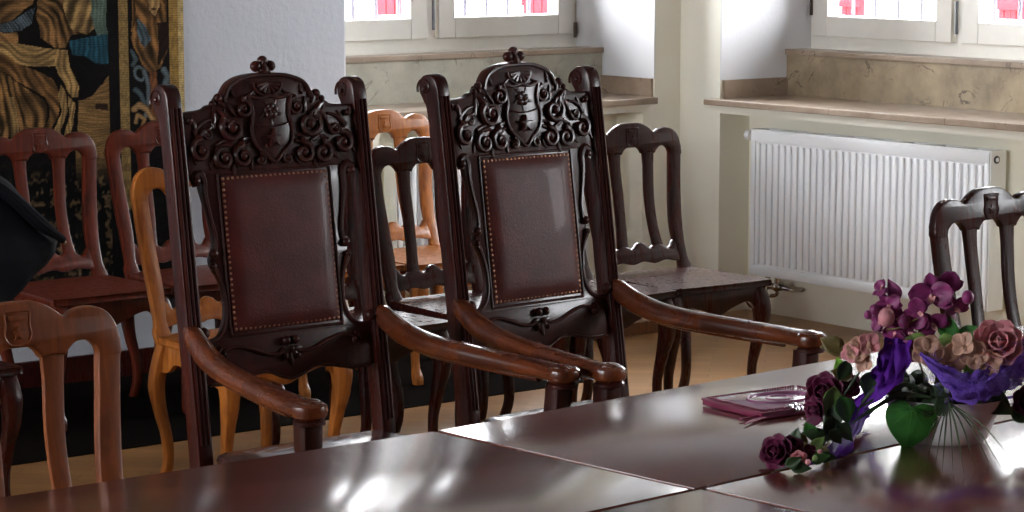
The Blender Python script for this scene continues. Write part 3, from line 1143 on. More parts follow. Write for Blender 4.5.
    for (x, z, r) in ((0, 1.402, .0145), (-.021, 1.390, .0145), (.021, 1.390, .0145), (0, 1.380, .016), (-.012, 1.375, .010), (.012, 1.375, .010)):
        ball(bm, abend(Vector((x, -.004, z))), r, 12, (1, .9, .95))
    leaf_relief(bm, 0, 1.372, .03, .008, PI / 2, y=-.018, h=.006)
    link('finial', bm, mc, cr)
    # frame around the leather, with the S-shaped outer scrolls
    half = [(0, 1.145, 1), (.196, 1.145, 1), (.206, 1.130), (.210, 1.110), (.204, 1.08), (.192, 1.03), (.184, .985), (.188, .955), (.198, .935), (.196, .915), (.182, .890), (.170, .850),
            (.170, .800), (.182, .765), (.200, .745), (.245, .735, 1), (.245, .70, 1), (0, .70, 1)]
    fr_ = link('back_panel', plate([smooth_outline(mirror_pts(half), 3)], -.012, .012, .004, bend=abend), mc, t)
    for s in (-1, 1):
        bm = bmesh.new()
        pth = [(.222, 1.112), (.226, 1.132), (.212, 1.140), (.202, 1.120), (.202, 1.09), (.194, 1.04), (.184, .99), (.186, .955)]
        tube(bm, [abend(Vector((s * x, -.012, z))) for x, z in pth], [.011, .012, .009, .007, .007], n=34, segs=8)
        ball(bm, abend(Vector((s * .224, -.014, 1.124))), .0135, 10)
        ball(bm, abend(Vector((s * .192, -.014, .948))), .0125, 10)
        ball(bm, abend(Vector((s * .196, -.014, .918))), .0095, 10)
        pth = [(.194, .912), (.182, .888), (.172, .85), (.171, .80), (.184, .764), (.208, .744), (.244, .738)]
        tube(bm, [abend(Vector((s * x, -.012, z))) for x, z in pth], [.009, .006, .006, .006, .008], n=30, segs=8)
        link('edge_scroll', bm, mc, fr_)
    # thin moulding, leather pad and nail line
    bm = bmesh.new()
    q = [(-.162, 1.138), (.162, 1.138), (.162, .748), (-.162, .748)]
    for i in range(4):
        a, b = q[i], q[(i + 1) % 4]
        tube(bm, [abend(Vector((a[0], -.013, a[1]))), abend(Vector((b[0], -.013, b[1])))], .0036, n=2, segs=8)
    link('panel_moulding', bm, mc, fr_)
    bm = bmesh.new()
    nx, nz = 16, 20
    V = {}
    hw, zb, zt = .155, .757, 1.131
    for i in range(nx + 1):
        for j in range(nz + 1):
            fx, fz = i / nx * 2 - 1, j / nz * 2 - 1
            edge = min(1 - abs(fx) ** 8, 1 - abs(fz) ** 8)
            inner = min(max((1 - abs(fx)) / .16, 0), 1) * min(max((1 - abs(fz)) / .14, 0), 1)
            inner = inner * inner * (3 - 2 * inner)
            puff = .002 + .017 * inner * (1 - .25 * (fx * fx + fz * fz))
            V[i, j] = bm.verts.new(abend(Vector((fx * hw, -.0125 - puff, (zb + zt) / 2 + fz * (zt - zb) / 2))))
    for i in range(nx):
        for j in range(nz):
            bm.faces.new((V[i, j], V[i + 1, j], V[i + 1, j + 1], V[i, j + 1]))
    le = link('leather_pad', bm, M['leather'], fr_, sharp=80)
    bm = bmesh.new()
    px, z0n, z1n = .149, .763, 1.125
    cnt_x, cnt_z = 22, 27
    for k in range(cnt_x + 1):
        for z in (z0n, z1n):
            ball(bm, abend(Vector((-px + 2 * px * k / cnt_x, -.0155, z))), .0046, 7, (1, .8, 1))
    for k in range(1, cnt_z):
        for x in (-px, px):
            ball(bm, abend(Vector((x, -.0155, z0n + (z1n - z0n) * k / cnt_z))), .0046, 7, (1, .8, 1))
    link('nail_trim', bm, M['brass'], fr_)
    # bottom rail with rosette and waves
    half = [(0, .742, 1), (.25, .742, 1), (.25, .640, 1), (.215, .634), (.18, .634), (.12, .646), (.07, .650), (.03, .634), (0, .626)]
    lr = link('lower_rail', plate([smooth_outline(mirror_pts(half), 3)], -.014, .014, .005, bend=abend), mc, t)
    bm = bmesh.new()
    for s in (-1, 1):
        tube(bm, [abend(Vector((s * x, -.017, z))) for x, z in ((.012, .700), (.035, .693), (.07, .697), (.11, .712), (.15, .722), (.185, .716), (.200, .700))],
             [.0035, .005, .0055, .005, .005], n=24, segs=8)
        spiral(bm, s * .192, .708, .013, PI / 2, 1.0, .0045, -s, y=-.018, end=.55)
        tube(bm, [abend(Vector((s * x, -.015, z))) for x, z in ((0, .628), (.03, .636), (.07, .652), (.12, .648), (.18, .636), (.235, .637))], .004, n=24, segs=8)
    link('wave_carving', bm, mc, lr)
    bm = bmesh.new()
    for (x, z) in ((-.013, .724), (.013, .724)):
        ball(bm, abend(Vector((x, -.022, z))), .0115, 10)
    for k in range(5):
        a = -PI / 2 + (k - 2) * .75
        leaf_relief(bm, .006 * math.cos(a), .702 + .006 * math.sin(a), .034 if k == 2 else .028, .009, a - .15, y=-.019, h=.006)
    ball(bm, abend(Vector((0, -.023, .702))), .008, 8)
    ball(bm, abend(Vector((-.018, -.02, .684))), .008, 8)
    ball(bm, abend(Vector((.018, -.02, .684))), .008, 8)
    link('rosette', bm, mc, lr)
    # seat
    so = smooth_outline([(-.245, .262, 1), (.245, .262, 1), (.315, -.19), (.30, -.262), (0, -.285), (-.30, -.262), (-.315, -.19)], 6)
    sr = link('seat_frame', plate([so], .385, .445, .008, axis='z'), mc, t)
    so2 = [(x * .965, y * .965) for x, y in so]
    bm = bmesh.new()
    lay = [(.985, .445), (1.0, .458), (.985, .470), (.93, .479), (.6, .484)]
    rings = [[bm.verts.new((x * k, y * k, z)) for x, y in so2] for k, z in lay]
    for r0, r1 in zip(rings, rings[1:]):
        for k in range(len(so2)):
            bm.faces.new((r0[k], r0[(k + 1) % len(so2)], r1[(k + 1) % len(so2)], r1[k]))
    bm.faces.new(rings[-1])
    bm.faces.new(rings[0][::-1])
    link('seat', bm, M['seat_leather'], t)
    for s in (-1, 1):
        d = Vector((s * .6, -.8, 0)).normalized()
        zz = [.40, .36, .30, .22, .14, .07, .02, 0]
        of = [0, .02, .026, .004, -.016, -.014, .008, .01]
        rr = [.032, .038, .036, .027, .020, .020, .030, .027]
        bm = bmesh.new()
        P = catmull([Vector((s * .268, -.215, z)) + d * o for z, o in zip(zz, of)], 24)
        R = lerp_list(rr, 24)
        loft(bm, P, [Vector((r, 0, 0)) for r in R], [Vector((0, r, 0)) for r in R], 12, 1.6)
        link('leg', bm, mc, t)
        # arm: leaves the post, dips, sweeps out and forward to a rounded knob
        pa = [(s * .272, .305, .776), (s * .276, .275, .754), (s * .286, .205, .722), (s * .302, .10, .702), (s * .328, -.06, .693), (s * .350, -.22, .689), (s * .358, -.335, .686)]
        bm = bmesh.new()
        n = 40
        P = catmull(pa, n)
        wdt = lerp_list([.018, .022, .025, .027, .030, .034, .039], n)
        hgt = lerp_list([.018, .027, .029, .026, .024, .021, .019], n)
        A, B = [], []
        for i in range(n + 1):
            tt = (P[min(i + 1, n)] - P[max(i - 1, 0)]).normalized()
            sd = tt.cross(Vector((0, 0, 1))).normalized()
            A.append(sd * wdt[i])
            B.append(sd.cross(tt) * hgt[i])
        loft(bm, P, A, B, 14, 1.35)
        # rounded end
        ec = Vector((s * .357, -.338, .686))
        rings = []
        C_, A_, B_ = [], [], []
        for (r, z) in ((.030, -.019), (.039, -.012), (.042, 0), (.039, .012), (.030, .0185)):
            C_.append(ec + Vector((0, 0, z)))
            A_.append(Vector((r, 0, 0)))
            B_.append(Vector((0, r, 0)))
        loft(bm, C_, A_, B_, 18)
        # groove line moulding under the arm
        tube(bm, [p + Vector((0, 0, -.021)) for p in P[8:36:3]], .011, n=24, segs=8)
        ar = link('armrest', bm, M['armwood'], t)
        bm = bmesh.new()
        C_ = [ec + Vector((-s * .004, .004, z)) for z in (.014, .020, .023, .0245)]
        loft(bm, C_, [Vector((r, 0, 0)) for r in (.026, .025, .018, .006)], [Vector((0, r, 0)) for r in (.026, .025, .018, .006)], 16)
        link('armrest_button', bm, M['armwood'], ar)
        bm = bmesh.new()
        C_ = [ec + Vector((0, 0, z)) for z in (-.018, -.022, -.030, -.034)]
        loft(bm, C_, [Vector((r, 0, 0)) for r in (.030, .036, .036, .026)], [Vector((0, r, 0)) for r in (.030, .036, .036, .026)], 16)
        link('armrest_collar', bm, mc, ar)
        bm = bmesh.new()
        zz = [.66, .62, .56, .50, .44, .41]
        P = catmull([Vector((s * (.353 - .045 * ((.66 - z) / .25) ** 2), -.326 + .075 * ((.655 - z) / .25) ** 2, z)) for z in zz], 16)
        R = lerp_list([.027, .027, .024, .024, .027, .028], 16)
        loft(bm, P, [Vector((r, 0, 0)) for r in R], [Vector((0, r, 0)) for r in R], 12, 2.2)
        link('arm_support', bm, mc, t)
        # small knob where arm meets post
        bm = bmesh.new()
        ball(bm, Vector((s * .243, ap(.765) - .02, .762)), .016, 10)
        link('joint_boss', bm, mc, t)
    return t


a1 = armchair('tall carved leather-backed armchair on the left, its crest against the plain white wall', (3.345, 4.88, 0), 0, 'carved armchairs at the head of the table')
copy_thing(a1, (4.13, 4.85, 0), math.radians(4), 'tall carved leather-backed armchair on the right, its crest in front of the marble sill')


# ------------------------------------------------------------------ tables
def table(label, poly, legs, edge=.028):
    cx = sum(p[0] for p in poly) / 4
    cy = sum(p[1] for p in poly) / 4
    t = thing('table', label, 'table', (cx, cy, 0), 0, 'tables pushed together')
    loc = [(x - cx, y - cy) for x, y in poly]

    def inset(d):
        out = []
        n = len(loc)
        for i in range(n):
            p0, p1, p2 = Vector(loc[i - 1]), Vector(loc[i]), Vector(loc[(i + 1) % n])
            e1, e2 = (p1 - p0).normalized(), (p2 - p1).normalized()
            n1, n2 = Vector((-e1.y, e1.x)), Vector((-e2.y, e2.x))
            bis = (n1 + n2)
            bis = bis / bis.dot(n1)
            out.append(tuple(p1 + bis * d))
        return out
    link('tabletop', plate([inset(.0045)], .726, .7505, .001, axis='z', res=1), M['table'], t)
    bm = plate([inset(0.001)], .722, .7455, .003, axis='z')
    link('edge_band', bm, M['table_edge'], t)
    ins = inset(.05)
    bm = bmesh.new()
    for i in range(4):
        a, b = Vector((*ins[i], 0)), Vector((*ins[(i + 1) % 4], 0))
        d = (b - a).normalized()
        nn = Vector((-d.y, d.x, 0))
        for z0, z1 in ((.64, .722),):
            vs = [bm.verts.new(p + Vector((0, 0, z))) for z in (z0, z1) for p in (a, b, b + nn * .02, a + nn * .02)]
            bm.faces.new(vs[:4]); bm.faces.new(vs[4:][::-1])
            for k in range(4):
                bm.faces.new((vs[k], vs[(k + 1) % 4], vs[4 + (k + 1) % 4], vs[4 + k]))
    link('apron', bm, M['table_edge'], t, smooth=False)
    for p in inset(.075):
        bm = bmesh.new()
        zz = [.722, .5, .25, 0]
        rr = [.032, .03, .025, .02]
        loft(bm, [Vector((p[0], p[1], z)) for z in zz], [Vector((r, 0, 0)) for r in rr], [Vector((0, r, 0)) for r in rr], 12, 2.5)
        link('leg', bm, M['table_edge'], t)


TA = math.radians(4.5)
tu = Vector((math.cos(TA), math.sin(TA)))
tv = Vector((math.sin(TA), -math.cos(TA)))       # towards the camera
P0 = Vector((2.890, 3.946))
g = .002
pt_ = lambda a, b: tuple(P0 + tu * a + tv * b)
table('dark table behind the seam on the right, with the booklet on it', [pt_(g, .70), pt_(1.55, .70), pt_(1.55, 0), pt_(g, 0)], None)
table('dark table at the right edge behind the flowers', [pt_(1.554, .70), pt_(3.1, .70), pt_(3.1, 0), pt_(1.554, 0)], None)
table('dark table in front on the right, with the flower arrangement on it', [pt_(g + .015, 1.42), pt_(1.55, 1.42), pt_(1.55, .704), pt_(g + .015, .704)], None)
table('dark table along the lower left edge of the picture, in front of the left armchair',
      [pt_(-1.5, .70), pt_(-g, .70), (P0.x - .003, P0.y), (P0.x - 1.75, P0.y + .004)], None)
table('dark table nearest the viewer at the bottom edge', [pt_(-1.5, 1.42), pt_(-g + .015, 1.42), pt_(-g + .015, .704), pt_(-1.5, .704)], None)


# ------------------------------------------------------------------ outside, seen through the panes
def outbuilding(label, x0, x1, y0, y1):
    t = thing('house', label, 'house', ((x0 + x1) / 2, (y0 + y1) / 2, -.6))
    w2, d2 = (x1 - x0) / 2, (y1 - y0) / 2
    bm = bmesh.new()
    bx(bm, -w2, w2, -d2, d2, 0, 3.6)
    link('wall', bm, M['snow_wall'], t, smooth=False)
    bm = bmesh.new()
    bx(bm, -w2 - .2, w2 + .2, -d2 - .2, d2 + .2, 3.6, 3.75, .02)
    link('roof', bm, M['snow_wall'], t, smooth=False)


outbuilding('white house across the yard outside the left window', 7.5, 12.6, 14.12, 17)
outbuilding('white house across the yard outside the right window', 13.12, 16, 9, 13.9)
board('shutter', 'red board shutter seen through the left pane of the left window', 9.98, 14.08, 0, .28, 1.10, 1.55)
board('shutter', 'red board shutter seen through the right pane of the left window', 11.26, 14.08, 0, .30, 1.08, 1.55)
board('shutter', 'red board shutter seen through the left pane of the right window', 13.08, 12.79, PI / 2, .21, 1.06, 1.55)
board('shutter', 'red board shutter seen through the right pane of the right window', 13.08, 11.32, PI / 2, .21, 1.08, 1.55)


# ------------------------------------------------------------------ coat over the chair at the left edge
def make_coat():
    zs = [1.055, 1.045, 1.01, .95, .89, .82, .77, .73, .70, .66, .61, .56, .50, .44, .40]
    xr = [3.34, 3.40, 3.46, 3.53, 3.57, 3.62, 3.655, 3.65, 3.62, 3.56, 3.49, 3.46, 3.45, 3.44, 3.42]
    xl = [3.26, 3.20, 3.16, 3.12, 3.10, 3.09, 3.10, 3.10, 3.12, 3.13, 3.15, 3.18, 3.2, 3.22, 3.25]
    yc = [7.09, 7.09, 7.08, 7.05, 7.02, 7.0, 6.98, 6.97, 6.96, 6.95, 6.94, 6.93, 6.93, 6.93, 6.93]
    th = [.03, .06, .10, .13, .145, .145, .14, .13, .12, .11, .10, .09, .08, .07, .05]
    bm = bmesh.new()
    n = 44
    zi, xri, xli, yci, thi = [lerp_list(v, n) for v in (zs, xr, xl, yc, th)]
    rings = []
    sg = 40
    for i in range(n + 1):
        ring = []
        for k in range(sg):
            a = 2 * PI * k / sg
            ca, sa = math.cos(a), math.sin(a)
            ca = math.copysign(abs(ca) ** .75, ca)
            x = (xri[i] + xli[i]) / 2 + ca * (xri[i] - xli[i]) / 2
            y = yci[i] + sa * thi[i]
            p = Vector((x, y, zi[i]))
            f = noise.noise(Vector((x * 7 + p.z * 5, y * 6, p.z * 3.0 - x * 5))) * .030 + noise.noise(p * 22) * .008
            p += Vector((ca * .35, sa, .1)) * f
            ring.append(bm.verts.new(p - Vector((3.4, 7.0, 0))))
        rings.append(ring)
    for r0, r1 in zip(rings, rings[1:]):
        for k in range(sg):
            bm.faces.new((r0[k], r0[(k + 1) % sg], r1[(k + 1) % sg], r1[k]))
    bm.faces.new(rings[0])
    bm.faces.new(rings[-1][::-1])
    t = thing('coat', 'dark navy coat draped over the chair back at the left edge', 'coat', (3.4, 7.0, 0))
    link('coat_body', bm, M['coat'], t, sharp=80)
    bm = bmesh.new()
    tube(bm, [(-.04, 6.93 - 7.0, 1.0), (.06, 6.895 - 7.0, .93), (.15, 6.875 - 7.0, .84), (.24, 6.885 - 7, .775)], [.016, .022, .022, .012], n=20, segs=10)
    link('lapel', bm, M['coat'], t)
    bm = bmesh.new()
    ball(bm, (.25, 6.90 - 7, .765), .008, 8)
    link('zip_pull', bm, M['chrome'], t)


make_coat()


# ------------------------------------------------------------------ booklet with ribbon on the table
M['maroon'] = plain('maroon_cover', srgb(112, 22, 58), 0.35, var=.1, scale=30, coat=.3)
M['cover_top'] = plain('mauve_glossy_cover', srgb(150, 96, 128), 0.18, var=.08, scale=20, coat=.8)
M['ribbon'] = plain('magenta_ribbon', srgb(128, 26, 78), 0.4, var=.1)
M['bead'] = plain('silver_bead', srgb(205, 200, 205), 0.12, metal=.7)


def booklet():
    # corner near the viewer, one long side to the right and away
    o = Vector((3.462, 3.618, .7512))
    a = Vector((.26, -.016, 0))
    b = Vector((.035, .195, 0))
    ang = math.atan2(a.y, a.x)
    L_, W_ = .262, .198
    t = thing('booklet', 'maroon booklet with a beaded border and an oval in the cover', 'booklet', o, ang)
    r = lambda x0, x1, y0, y1, k: smooth_outline([(x0 + k, y0), (x1 - k, y0), (x1, y0 + k), (x1, y1 - k), (x1 - k, y1), (x0 + k, y1), (x0, y1 - k), (x0, y0 + k)], 1)
    link('pages', plate([r(.003, L_ - .003, .003, W_ - .003, .002)], .001, .012, .001, axis='z'), M['maroon'], t)
    c = link('cover', plate([r(0, L_, 0, W_, .004)], .012, .0155, .001, axis='z'), M['maroon'], t)
    link('cover_panel', plate([r(.02, L_ - .02, .02, W_ - .02, .004)], .0150, .0172, .0008, axis='z'), M['cover_top'], c)
    bm = bmesh.new()
    for (x0, y0, x1, y1, n) in ((.012, .012, L_ - .012, .012, 34), (.012, W_ - .012, L_ - .012, W_ - .012, 34), (.012, .012, .012, W_ - .012, 24), (L_ - .012, .012, L_ - .012, W_ - .012, 24)):
        for k in range(n):
            f = k / n
            ball(bm, (x0 + (x1 - x0) * f, y0 + (y1 - y0) * f, .0165), .0028, 6)
    link('beaded_border', bm, M['maroon'], c)
    bm = bmesh.new()
    pts = [Vector((L_ / 2 + .075 * math.cos(q), W_ / 2 + .05 * math.sin(q), .018)) for q in np.linspace(0, 2 * PI, 28)]
    tube(bm, pts, .0035, n=56, segs=8, up=Vector((0, 0, 1)))
    pts = [Vector((L_ / 2 + .03 * math.cos(q), W_ / 2 + .025 * math.sin(q), .0175)) for q in np.linspace(0, 2 * PI, 20)]
    tube(bm, pts, .0022, n=40, segs=8, up=Vector((0, 0, 1)))
    link('oval_rim', bm, M['cover_top'], c)
    # ribbon tied round it, tails lying on the table
    rb = thing('ribbon', 'thin magenta ribbon with a clear bead, lying in front of the maroon booklet', 'ribbon', (3.475, 3.625, .7512), ang)
    bm = bmesh.new()
    tube(bm, [(-.075, -.03, .004), (-.03, -.01, .005), (.05, .012, .007), (.12, .012, .008), (.30, .02, .008)], [.003, .005, .006, .006, .005], n=24, segs=8, flat=.5, up=Vector((0, 0, 1)))
    link('ribbon_band', bm, M['ribbon'], rb)
    bm = bmesh.new()
    tube(bm, [(-.055, .01, .004), (-.02, .010, .006), (.05, .014, .011), (.11, .012, .012)], [.004, .0055, .006, .005], n=24, segs=8, flat=.5, up=Vector((0, 0, 1)))
    link('ribbon_tail', bm, M['ribbon'], rb)
    bm = bmesh.new()
    for k in range(7):
        q = k * 2 * PI / 7
        ball(bm, (.085 + .014 * math.cos(q), .008 + .014 * math.sin(q), .013), .0065, 8)
    ball(bm, (.085, .008, .018), .007, 8)
    link('bead_cluster', bm, M['bead'], rb)


booklet()

# ------------------------------------------------------------------ flower arrangement
M['orchid'] = plain('magenta_orchid', srgb(128, 32, 96), 0.55, var=.35, scale=40, sheen=.2, trans=.15)
M['darkrose'] = plain('dark_purple_rose', srgb(92, 16, 56), 0.6, var=.35, scale=60)
M['pinkrose'] = plain('dusky_pink_rose', srgb(212, 142, 148), 0.65, var=.18, scale=60, trans=.2)
M['beige'] = plain('beige_pink_hydrangea', srgb(190, 148, 126), 0.6, var=.18, scale=50, trans=.2)
M['leaf'] = plain('green_leaf', srgb(52, 108, 44), 0.4, var=.3, scale=26, coat=.2)
M['leaf_dark'] = plain('dark_green_leaf', srgb(38, 58, 30), 0.45, var=.3, scale=26)
M['leaf_pale'] = plain('pale_green_leaf', srgb(116, 146, 74), 0.5, var=.2, scale=26)
M['leaf_brown'] = plain('brownish_leaf', srgb(104, 92, 48), 0.5, var=.3, scale=26)
M['grass'] = plain('grey_green_blade', srgb(74, 88, 62), 0.6, var=.2)
M['stem'] = plain('green_brown_stem', srgb(96, 84, 52), 0.5, var=.2)
M['lime'] = plain('bright_green_bud', srgb(120, 176, 60), 0.5)
M['yellow'] = plain('pale_pink_centre', srgb(208, 150, 150), 0.5)


def tulle_mat(name, col, alpha):
    m, nt, b = new_mat(name)
    b.inputs['Base Color'].default_value = (*col, 1)
    b.inputs['Roughness'].default_value = .6
    b.inputs['Specular IOR Level'].default_value = .15
    tc = node(nt, 'ShaderNodeTexCoord')
    n1 = node(nt, 'ShaderNodeTexNoise')
    n1.inputs['Scale'].default_value = 260
    n1.inputs['Detail'].default_value = 2
    nt.links.new(tc.outputs['Object'], n1.inputs['Vector'])
    r = ramp(nt, [(.5 - alpha * .35, (0.15,) * 3), (.62 - alpha * .35, (1, 1, 1))])
    nt.links.new(n1.outputs['Fac'], r.inputs[0])
    nt.links.new(r.outputs[0], b.inputs['Alpha'])
    return m


M['tulle'] = tulle_mat('purple_tulle', srgb(82, 26, 132), 1.2)
M['fuzz'] = tulle_mat('violet_fuzzy_tulle', srgb(112, 78, 176), .55)

FO = Vector((3.594, 3.254, .7508))
fl_t = thing('flower_arrangement', 'white bowl of purple orchids, roses and violet tulle trailing over the table', 'flower arrangement', FO, math.atan2(-.736, .677))
rngf = random.Random(11)


def F(px, py, dy=0.0):
    """picture-scale helper for the arrangement: right and up in its own frame, dy = depth away from the viewer"""
    return Vector(((px - 942) / 519, dy, (442 - py) / 519 - dy * .21))


def T(px, py, h):
    """point at height h over the table, measured in the photograph and turned into the arrangement's own frame"""
    r = fwd * FPX + Vector((math.sin(AZ), -math.cos(AZ), 0)) * (px - 512) - Vector((math.sin(AZ), -math.cos(AZ), 0)).cross(fwd) * (py - 256)
    p = Vector((0, 0, H)) + r * ((.7508 + h - H) / r.z)
    return Matrix.Rotation(-math.atan2(-.736, .677), 3, 'Z') @ (p - FO)


def petal(bm, base, direction, normal, L_, w_, cup=.3, seg=7, tipw=.25, rag=0.0, point=False):
    d = direction.normalized()
    nrm = (normal - d * normal.dot(d)).normalized()
    sd = d.cross(nrm)
    rows = []
    for i in range(seg + 1):
        f = i / seg
        ww = w_ * (math.sin(PI * min(f * .86 + .10, 1)) ** .65) * (1 if f < .99 else tipw)
        if point:
            ww = w_ * 1.15 * max(math.sin(PI * (f ** .72) * .97 + .02), .02) ** 1.15
        c = base + d * (L_ * f) + nrm * (cup * L_ * f * f)
        row = []
        for j in (-1, -.5, 0, .5, 1):
            jit = (rngf.random() - .5) * rag * L_ if abs(j) == 1 else 0
            row.append(bm.verts.new(c + sd * (ww * j) + nrm * (abs(j) ** 2 * ww * .35 + jit)))
        rows.append(row)
    for r0, r1 in zip(rows, rows[1:]):
        for k in range(4):
            bm.faces.new((r0[k], r0[k + 1], r1[k + 1], r1[k]))


def solid(o, th=.0008):
    md = o.modifiers.new('thickness', 'SOLIDIFY')
    md.thickness = th
    return o


def frame_of(n):
    n = n.normalized()
    u = Vector((0, 0, 1)) - n * n.z
    if u.length < .05:
        u = Vector((1, 0, 0))
    u.normalize()
    return n, u, u.cross(n)


def orchid(c, r, n, roll=0.0, mat='orchid'):
    n, u, v = frame_of(Vector(n))
    bm = bmesh.new()
    for k in range(3):
        a = roll + PI / 2 + k * 2 * PI / 3
        d = v * math.cos(a) + u * math.sin(a)
        petal(bm, c, d + n * .15, n, r, r * .30, .12, rag=.02)
    for k in (0, 1):
        a = roll + (.15 if k == 0 else PI - .15)
        d = v * math.cos(a) + u * math.sin(a)
        petal(bm, c + n * .002, d + n * .2, n, r * 1.0, r * .52, .10, rag=.03)
    o = solid(link('orchid_flower', bm, M[mat], fl_t, sharp=80))
    bm = bmesh.new()
    d = v * math.cos(roll - PI / 2) + u * math.sin(roll - PI / 2)
    petal(bm, c + n * .004, d * .6 + n, -d, r * .45, r * .16, -.3)
    ball(bm, c + n * .006, r * .10, 8)
    link('flower_centre', bm, M['yellow'], o, sharp=80)


def rose(c, r, n, mat='darkrose', name='rose_flower', rag=.05, pet=6):
    n, u, v = frame_of(Vector(n))
    bm = bmesh.new()
    for lay, (rad, up_, cnt) in enumerate(((.30, .95, 4), (.55, .75, pet - 1), (.80, .45, pet), (1.0, .12, pet))):
        for k in range(cnt):
            a = (k + lay * .45) * 2 * PI / cnt + rngf.random() * .3
            d = v * math.cos(a) + u * math.sin(a)
            petal(bm, c + d * r * rad * .22, d * rad + n * up_, d * (.2 - up_) + n * .9, r * (.75 + .25 * rad), r * (.34 + .2 * rad), .30, rag=rag)
    ball(bm, c + n * r * .25, r * .3, 8)
    return solid(link(name, bm, M[mat], fl_t, sharp=80))


def leaf(c, d, L_, w_, mat='leaf', n=(0, -1, .4), cup=-.15):
    bm = bmesh.new()
    nn = Vector(n) + Vector((rngf.uniform(-.7, .7), 0, rngf.uniform(-.4, .5)))
    petal(bm, c, Vector(d), nn, L_ * 1.12, w_, cup + rngf.uniform(-.2, .2), seg=9, tipw=.1, rag=.06, point=True)
    o = solid(link('leaf', bm, M[mat], fl_t, sharp=80))
    return o


def stem(pts, r=.0018, mat='stem', name='stem'):
    bm = bmesh.new()
    tube(bm, pts, [r, r * .8], n=len(pts) * 5, segs=6)
    link(name, bm, M[mat], fl_t)


# bowl
prof = [(.0, .004), (.070, .004), (.076, .0), (.082, .004), (.094, .03), (.106, .062), (.114, .084), (.118, .088), (.114, .087), (.100, .058), (.08, .03), (.0, .02)]
bm = bmesh.new()
sg = 40
rings = []
for (r, z) in prof:
    rr_ = max(r, .0005)
    rings.append([bm.verts.new(Vector((rr_ * math.cos(2 * PI * k / sg) * 1.0, rr_ * .8 * math.sin(2 * PI * k / sg) + .02, z))) for k in range(sg)])
for r0, r1 in zip(rings, rings[1:]):
    for k in range(sg):
        bm.faces.new((r0[k], r0[(k + 1) % sg], r1[(k + 1) % sg], r1[k]))
link('bowl', bm, M['ceramic'], fl_t)
# dark moss filling of the bowl
bm = bmesh.new()
for k in range(46):
    a, q = rngf.random() * 2 * PI, math.sqrt(rngf.random())
    ball(bm, (q * .10 * math.cos(a), .02 + q * .08 * math.sin(a), .075 + rngf.random() * .035), .014 + rngf.random() * .008, 7)
mo = link('moss', bm, M['leaf_dark'], fl_t)
mo['kind'] = 'stuff'

# orchids standing up
for (px, py, r, n, roll, dy) in ((928, 295, .046, (-.1, -1, .15), .1, 0), (940, 288, .040, (.3, -1, .3), .9, .02), (917, 312, .034, (-.3, -1, -.1), 1.6, -.01),
                                 (950, 306, .030, (.5, -.8, 0), .5, .01), (908, 332, .036, (-.3, -1, -.3), 2.2, 0), (930, 322, .034, (0, -1, -.3), .7, 0)):
    orchid(F(px, py, dy), r, n, roll)
for (px, py, r, n, roll, dy) in ((886, 306, .030, (-.2, -1, .2), .6, 0), (878, 322, .022, (-.6, -1, 0), 1.2, 0), (895, 318, .028, (0, -1, -.2), 2.0, 0),
                                 (900, 352, .040, (-.1, -1, 0), .2, -.03), (893, 336, .026, (-.4, -1, .3), 2.6, 0), (880, 290, .022, (-.6, -.6, .6), 2.4, 0)):
    orchid(F(px, py, dy), r, n, roll)
for (px, py, r) in ((884, 318, .017), (901, 322, .012), (872, 311, .010), (866, 316, .008), (963, 296, .012)):
    bm = bmesh.new()
    ball(bm, F(px, py, -.02), r, 10, (1, 1, 1.15))
    link('bud', bm, M['pinkrose' if r > .015 else 'orchid'], fl_t)
leaf(F(896, 300), (-.5, 0, .9), .040, .012, 'orchid')
stem([F(935, 405), F(932, 360, .01), F(920, 320, .01), F(926, 296, .01)], .0025)
stem([F(930, 400), F(912, 350), F(892, 328), F(884, 308, .005)], .0022)
stem([F(884, 330), F(897, 328, -.02), F(915, 318, -.02)], .002, 'leaf_brown')
# pleated dusky roses and hydrangea heads
rose(F(992, 343, -.03), .042, (.1, -1, .5), 'pinkrose', pet=8)
rose(F(1003, 356, .02), .030, (.6, -1, .2), 'pinkrose')
for (px, py, cl, mat, rr_) in ((925, 352, 5, 'beige', .034), (944, 360, 4, 'beige', .036), (970, 354, 5, 'beige', .030), (960, 344, 4, 'beige', .026), (985, 362, 4, 'beige', .028),
                               (858, 352, 6, 'beige', .026), (868, 345, 4, 'pinkrose', .024), (850, 356, 4, 'pinkrose', .020), (864, 364, 4, 'beige', .022)):
    n, u, v = frame_of(Vector((rngf.random() - .5, -1, .1 + rngf.random() * .3)))
    bm = bmesh.new()
    a0 = rngf.random() * 3
    for k in range(max(cl, 4)):
        a = a0 + k * 2 * PI / max(cl, 4)
        d = v * math.cos(a) + u * math.sin(a)
        petal(bm, F(px, py, -.06), d + n * .15, n, rr_, rr_ * .52, .12, rag=.02)
    solid(link('hydrangea_floret', bm, M[mat], fl_t, sharp=80))
